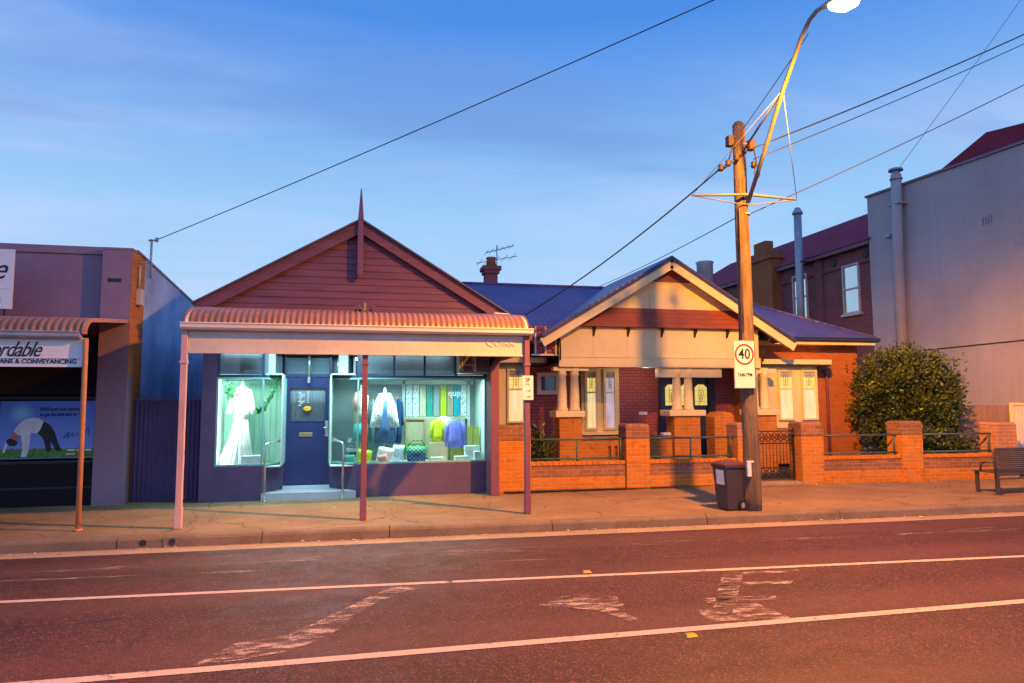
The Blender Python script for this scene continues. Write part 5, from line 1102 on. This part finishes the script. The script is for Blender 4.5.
for k in range(46):
    a_ = rng.uniform(0, 6.28); l = rng.uniform(.5, 1.25); sp = rng.uniform(.1, .4); p0 = Vector((3.95, 14.1, .05)); p1 = p0+Vector((cos(a_)*sp*.5, sin(a_)*sp*.5, l*.75)); p2 = p0+Vector((cos(a_)*sp*1.3, sin(a_)*sp*1.3, l)); w_ = Vector((-sin(a_), cos(a_), 0))*.022
    mb.add([p0-w_*.6, p0+w_*.6, p1+w_, p1-w_, p2], [(0, 1, 2, 3), (3, 2, 4)], rng.choice([0, 1]))
mb.build('foliage', ['leaf_mid', 'leaf_olive'], t)
mb = MB(); leafy(mb, (3.75, 14.15, .75), (.25, .25, .4), 40, 12, .10, [0, 1], rng, -1, .16); single(mb, 'garden_plant', ['leaf_mid', 'leaf_dark'], 'small bushy plant against the verandah post side of the front fence', 'plant', (3.75, 14.15, .03))
mb = MB()
for k in range(70):
    s0 = random.choice([random.uniform(3.0, 15), random.uniform(3, 15)]); y0 = 13.345-.0573*(s0-2.7)-.045; h_ = random.uniform(.02, .06)
    mb.add([(s0-.006, y0, 0), (s0+.006, y0, 0), (s0+random.uniform(-.03, .03), y0-random.uniform(0, .03), h_)], [(0, 1, 2)])
tag(mb.build('weeds', 'leaf_mid'), kind='stuff')

# ------------------------------------------------------------ right hand fences and far buildings
tfz = thing('timber_fence', 'weathered pinkish paling fence in front of the tall cream wall', 'fence', (16.5, 15, 0)); mb = MB(); x = 14.7
while x < 18.6:
    mb.box(x, x+.098, 15.0+random.uniform(0, .012), 15.02+.012, .03, 1.62+random.uniform(-.015, .015)); x += .102
mb.build('palings', 'timber_fence', tfz); mb = MB(); mb.box(14.7, 18.6, 15.035, 15.075, .4, .48); mb.box(14.7, 18.6, 15.035, 15.075, 1.3, 1.38); mb.build('rail', 'timber_fence', tfz)
t = thing('side_gate', 'pale sheet metal side gate right of the old brick pier', 'gate', (15.9, 13.2, 0)); mb = MB(); n = 60; vs = []
for i in range(n+1): x = 15.22+1.5*i/n; vs += [(x, 13.2+.012*sin(x*2*pi/.09), .05), (x, 13.2+.012*sin(x*2*pi/.09), 1.64), (x, 13.215+.012*sin(x*2*pi/.09), 1.64), (x, 13.215+.012*sin(x*2*pi/.09), .05)]
mb.add(vs, [(4*i+j, 4*i+4+j, 4*i+5+j, 4*i+1+j) for i in range(n) for j in range(3)], 0, True); mb.build('sheet', 'cream_steel', t); mb = MB(); mb.box(15.18, 16.75, 13.18, 13.24, 1.64, 1.70); mb.box(15.18, 15.22, 13.18, 13.24, 0, 1.64); mb.build('frame', 'cream_paint', t)
hall = thing('cream_hall', 'tall rendered cream blank side wall of a hall rising at the right edge', 'hall', (25, 16, 0))
mb = MB(); mb.prism_x([(7.0, 0), (23.0, 0), (23.0, 9.86), (16.4, 9.63), (7.0, 9.3)], 20.0, 32); mb.build('wall', 'render_cream', hall)
mb = MB(); mb.prism_x([(7.0, 9.31), (16.4, 9.64), (23.05, 9.87), (23.05, 9.95), (16.4, 9.72), (7.0, 9.39)], 19.93, 32.05); mb.build('capping', 'render_mauve', hall)
mb = MB(); mb.add([(21.5, 23, 9.7), (21.5, 8, 9.2), (32, 8, 9.2), (32, 23, 9.7), (22.6, 19.9, 11.6), (26.5, 12, 11.5)], [(0, 1, 5, 4), (1, 2, 5), (2, 3, 4, 5), (3, 0, 4)]); mb.build('roof', 'roof_maroon_far', hall)
mb = MB()
for k in range(4): mb.box(19.985, 20.002, 17.60+.10*k, 17.63+.10*k, 7.46, 7.72)
mb.build('vent', 'render_mauve', hall)
mb = MB(); mb.tube([(19.98, 7.5, 3.68), (19.98, 16.8, 3.58), (19.98, 22.9, 3.52)], .02, 6); mb.build('wall_cable', 'black_plastic', hall)
fl = thing('tall_flue', 'tall cream flue pipe with cowl fixed to the cream side wall', 'flue', (19.75, 21.2, 3)); mb = MB(); mb.tube([(19.72, 21.3, 2.0), (19.72, 21.25, 7), (19.72, 21.15, 10.2)], [.20, .19, .185], 14); mb.build('pipe', 'render_cream', fl)
mb = MB(); mb.tube([(19.72, 21.15, 10.2), (19.72, 21.15, 10.34)], .14, 12); mb.tube([(19.72, 21.15, 10.34), (19.72, 21.15, 10.42), (19.72, 21.15, 10.46)], [.26, .24, .10], 14); mb.tube([(19.72, 21.15, 10.0), (19.72, 21.15, 10.06)], .22, 14); mb.build('cowl', 'galvanised', fl)
for q in ((20.95, 21.45, 9.05, 9.10), (21.45, 21.75, 7.9, 8.0)): mb = MB(); mb.box(19.55, 20.0, *q); mb.build('bracket', 'galvanised', fl)
far = thing('brick_terrace', 'two storey dark brick building with maroon roof behind the bungalow', 'brick building', (24, 30, 0))
mb = MB(); mb.box(20.25, 30, 23.0, 41, 0, 8.05); mb.box(20.18, 20.25, 23.0, 41, 7.35, 7.50); mb.box(20.15, 20.25, 26.1, 26.6, 0, 8.0); mb.box(20.15, 20.25, 31, 31.4, 0, 8.0); mb.build('wall', 'brick_far', far)
mb = MB(); mb.box(19.95, 20.3, 23.0, 41, 8.0, 8.16); mb.build('gutter', 'maroon_trim', far)
mb = MB(); mb.add([(19.9, 22.9, 8.17), (19.9, 41.2, 8.17), (25, 36, 11.4), (25, 22.9, 11.4), (30, 22.9, 8.17), (30, 41.2, 8.17)], [(0, 3, 2, 1), (4, 5, 2, 3), (1, 2, 5)])
mb.v = [(x, y, z) if z < 9 else (x-3.4, y, 9.82+.001*i) for i, (x, y, z) in enumerate(mb.v)]; mb.build('roof', 'roof_maroon_far', far)
emit('sky_glass', (.30, .45, .75), .35, .4, .6)
glass('window_glass', (.75, .8, .9), 14, .02)
mat('pale_blind', (.62, .68, .80), .7, .2, 2)
for y0, y1, z0, z1 in ((23.88, 24.86, 5.36, 7.44), (27.2, 28.25, 5.5, 7.6)):
    mb = MB()
    for a_, b_, c_, d_ in ((y0, y0+.07, z0, z1), (y1-.07, y1, z0, z1), (y0+.07, y1-.07, z0, z0+.07), (y0+.07, y1-.07, z1-.07, z1), (y0+.07, y1-.07, (z0+z1)/2-.03, (z0+z1)/2+.03)): mb.box(20.17, 20.25, a_, b_, c_, d_)
    mb.box(20.10, 20.25, y0-.08, y1+.08, z0-.10, z0-.002); w = mb.build('window', 'cream_steel', far); mb = MB(); mb.box(20.235, 20.245, y0+.07, y1-.07, z0+.07, z1-.07); mb.build('pane', 'pale_blind', w)
    mb = MB(); mb.box(20.225, 20.229, y0+.07, y1-.07, z0+.07, z1-.07); mb.build('glazing', 'window_glass', w)
for y_ in (23.5, 25.4): mb = MB(); mb.tube([(20.2, y_, 7.7), (20.26, y_, 7.7)], .16, 16); mb.build('round_vent', 'black_iron', far)
mb = MB(); mb.box(19.75, 20.3, 29.2, 31.3, 3, 8.7); mb.box(19.65, 20.4, 29.1, 31.4, 8.7, 8.9); mb.box(19.85, 20.3, 29.8, 30.8, 8.9, 9.7); mb.build('chimney', 'brick_house', far)
fl2 = thing('dark_flue', 'tall grey flue pipe standing against the dark brick building', 'flue', (19.6, 26.8, 3)); mb = MB(); mb.tube([(19.55, 26.85, 3.0), (19.55, 26.78, 10.2)], .17, 12); mb.build('pipe', 'galvanised', fl2); mb = MB(); mb.tube([(19.55, 26.78, 10.2), (19.55, 26.78, 10.3), (19.55, 26.78, 10.5)], [.24, .22, .10], 12); mb.build('cowl', 'galvanised', fl2); mb = MB(); mb.box(19.5, 20.2, 26.6, 26.68, 7.95, 8.02); mb.build('bracket', 'black_iron', fl2)
mb = MB(); mb.loft([(14.4, 26, 5.5, .34, .34), (14.4, 26, 7.5, .34, .34), (14.4, 26, 7.58, .38, .38), (14.4, 26, 7.62, .36, .36)], 20); single(mb, 'roof_tank', 'galvanised', 'small blue grey drum showing above the porch roof ridge', 'tank', (14.4, 26, 5.5))

# ------------------------------------------------------------ overhead wires
def wire(p0, p1, sag, r, label, mt='black_plastic', n=24):
    p0, p1 = Vector(p0), Vector(p1); pts = [p0.lerp(p1, i/n)-Vector((0, 0, sag*4*(i/n)*(1-i/n))) for i in range(n+1)]
    mb = MB(); mb.tube(pts, r, 6); return single(mb, 'overhead_wire', mt, label, 'wire', p0, 'overhead wires')
wire((-3.80, 14.34, 4.96), (6.0, 6.6, 7.45), .06, .009, 'long dark wire running from the office bracket up across the top of the photo')
wire((PX-.42, PY-.05, 5.68), (3.62, 14.9, 3.66), .14, .015, 'thick black service wire from the pole down to the left porch gable')
wire((PX+.10, PY-.08, 6.03), (24.0, 9.6, 15.1), .40, .012, 'thickest of the wires running right from the pole top')
wire((PX+.20, PY-.05, 5.88), (24.0, 10.0, 14.85), .35, .008, 'thin wire running right just below the thickest one')
wire((PX+.11, PY-.05, 4.93), (24.0, 10.0, 14.15), .30, .008, 'pale lit wire running right from below the lamp spreader')
wire((PX-.10, PY-.05, 4.88), (6.9, 18.6, 5.1), .05, .009, 'thin wire from the pole sloping left to the porch roof')
wire((PX-.05, PY-.03, 6.3), (6.9, 9.0, 7.55), .02, .007, 'short thin wire rising right from the pole top')
wire((19.7, 21.1, 10.3), (30, 22, 22), .1, .010, 'faint thin wire rising above the tall cream flue')

# ------------------------------------------------------------ leaf litter along the kerb and the fence foot
mb = MB(); rl = random.Random(11)
for k in range(420):
    if rl.random() < .55: x = rl.uniform(-5, 13); y = kerb(x)-abs(rl.gauss(0, .10))-.02; z = -.125
    elif rl.random() < .5: x = rl.uniform(2.8, 14.5); y = 13.30-.0573*(x-2.7)-abs(rl.gauss(0, .12))-.01; z = .004
    else: x = rl.uniform(-5, 13); y = rl.uniform(10.3, 13.0-.05*max(0, x)); z = .004
    a_ = rl.uniform(0, 6.28); s_ = rl.uniform(.012, .035); c_, d_ = cos(a_)*s_, sin(a_)*s_
    mb.add([(x-c_, y-d_, z), (x+d_*.4, y-c_*.4, z+rl.uniform(0, .01)), (x+c_, y+d_, z+.002), (x-d_*.4, y+c_*.4, z+rl.uniform(0, .01))], [(0, 1, 2, 3)], rl.choice([0, 0, 1, 2]))
tag(mb.build('leaf_litter', ['bark', 'hanger_wood', 'print_white']), kind='stuff')
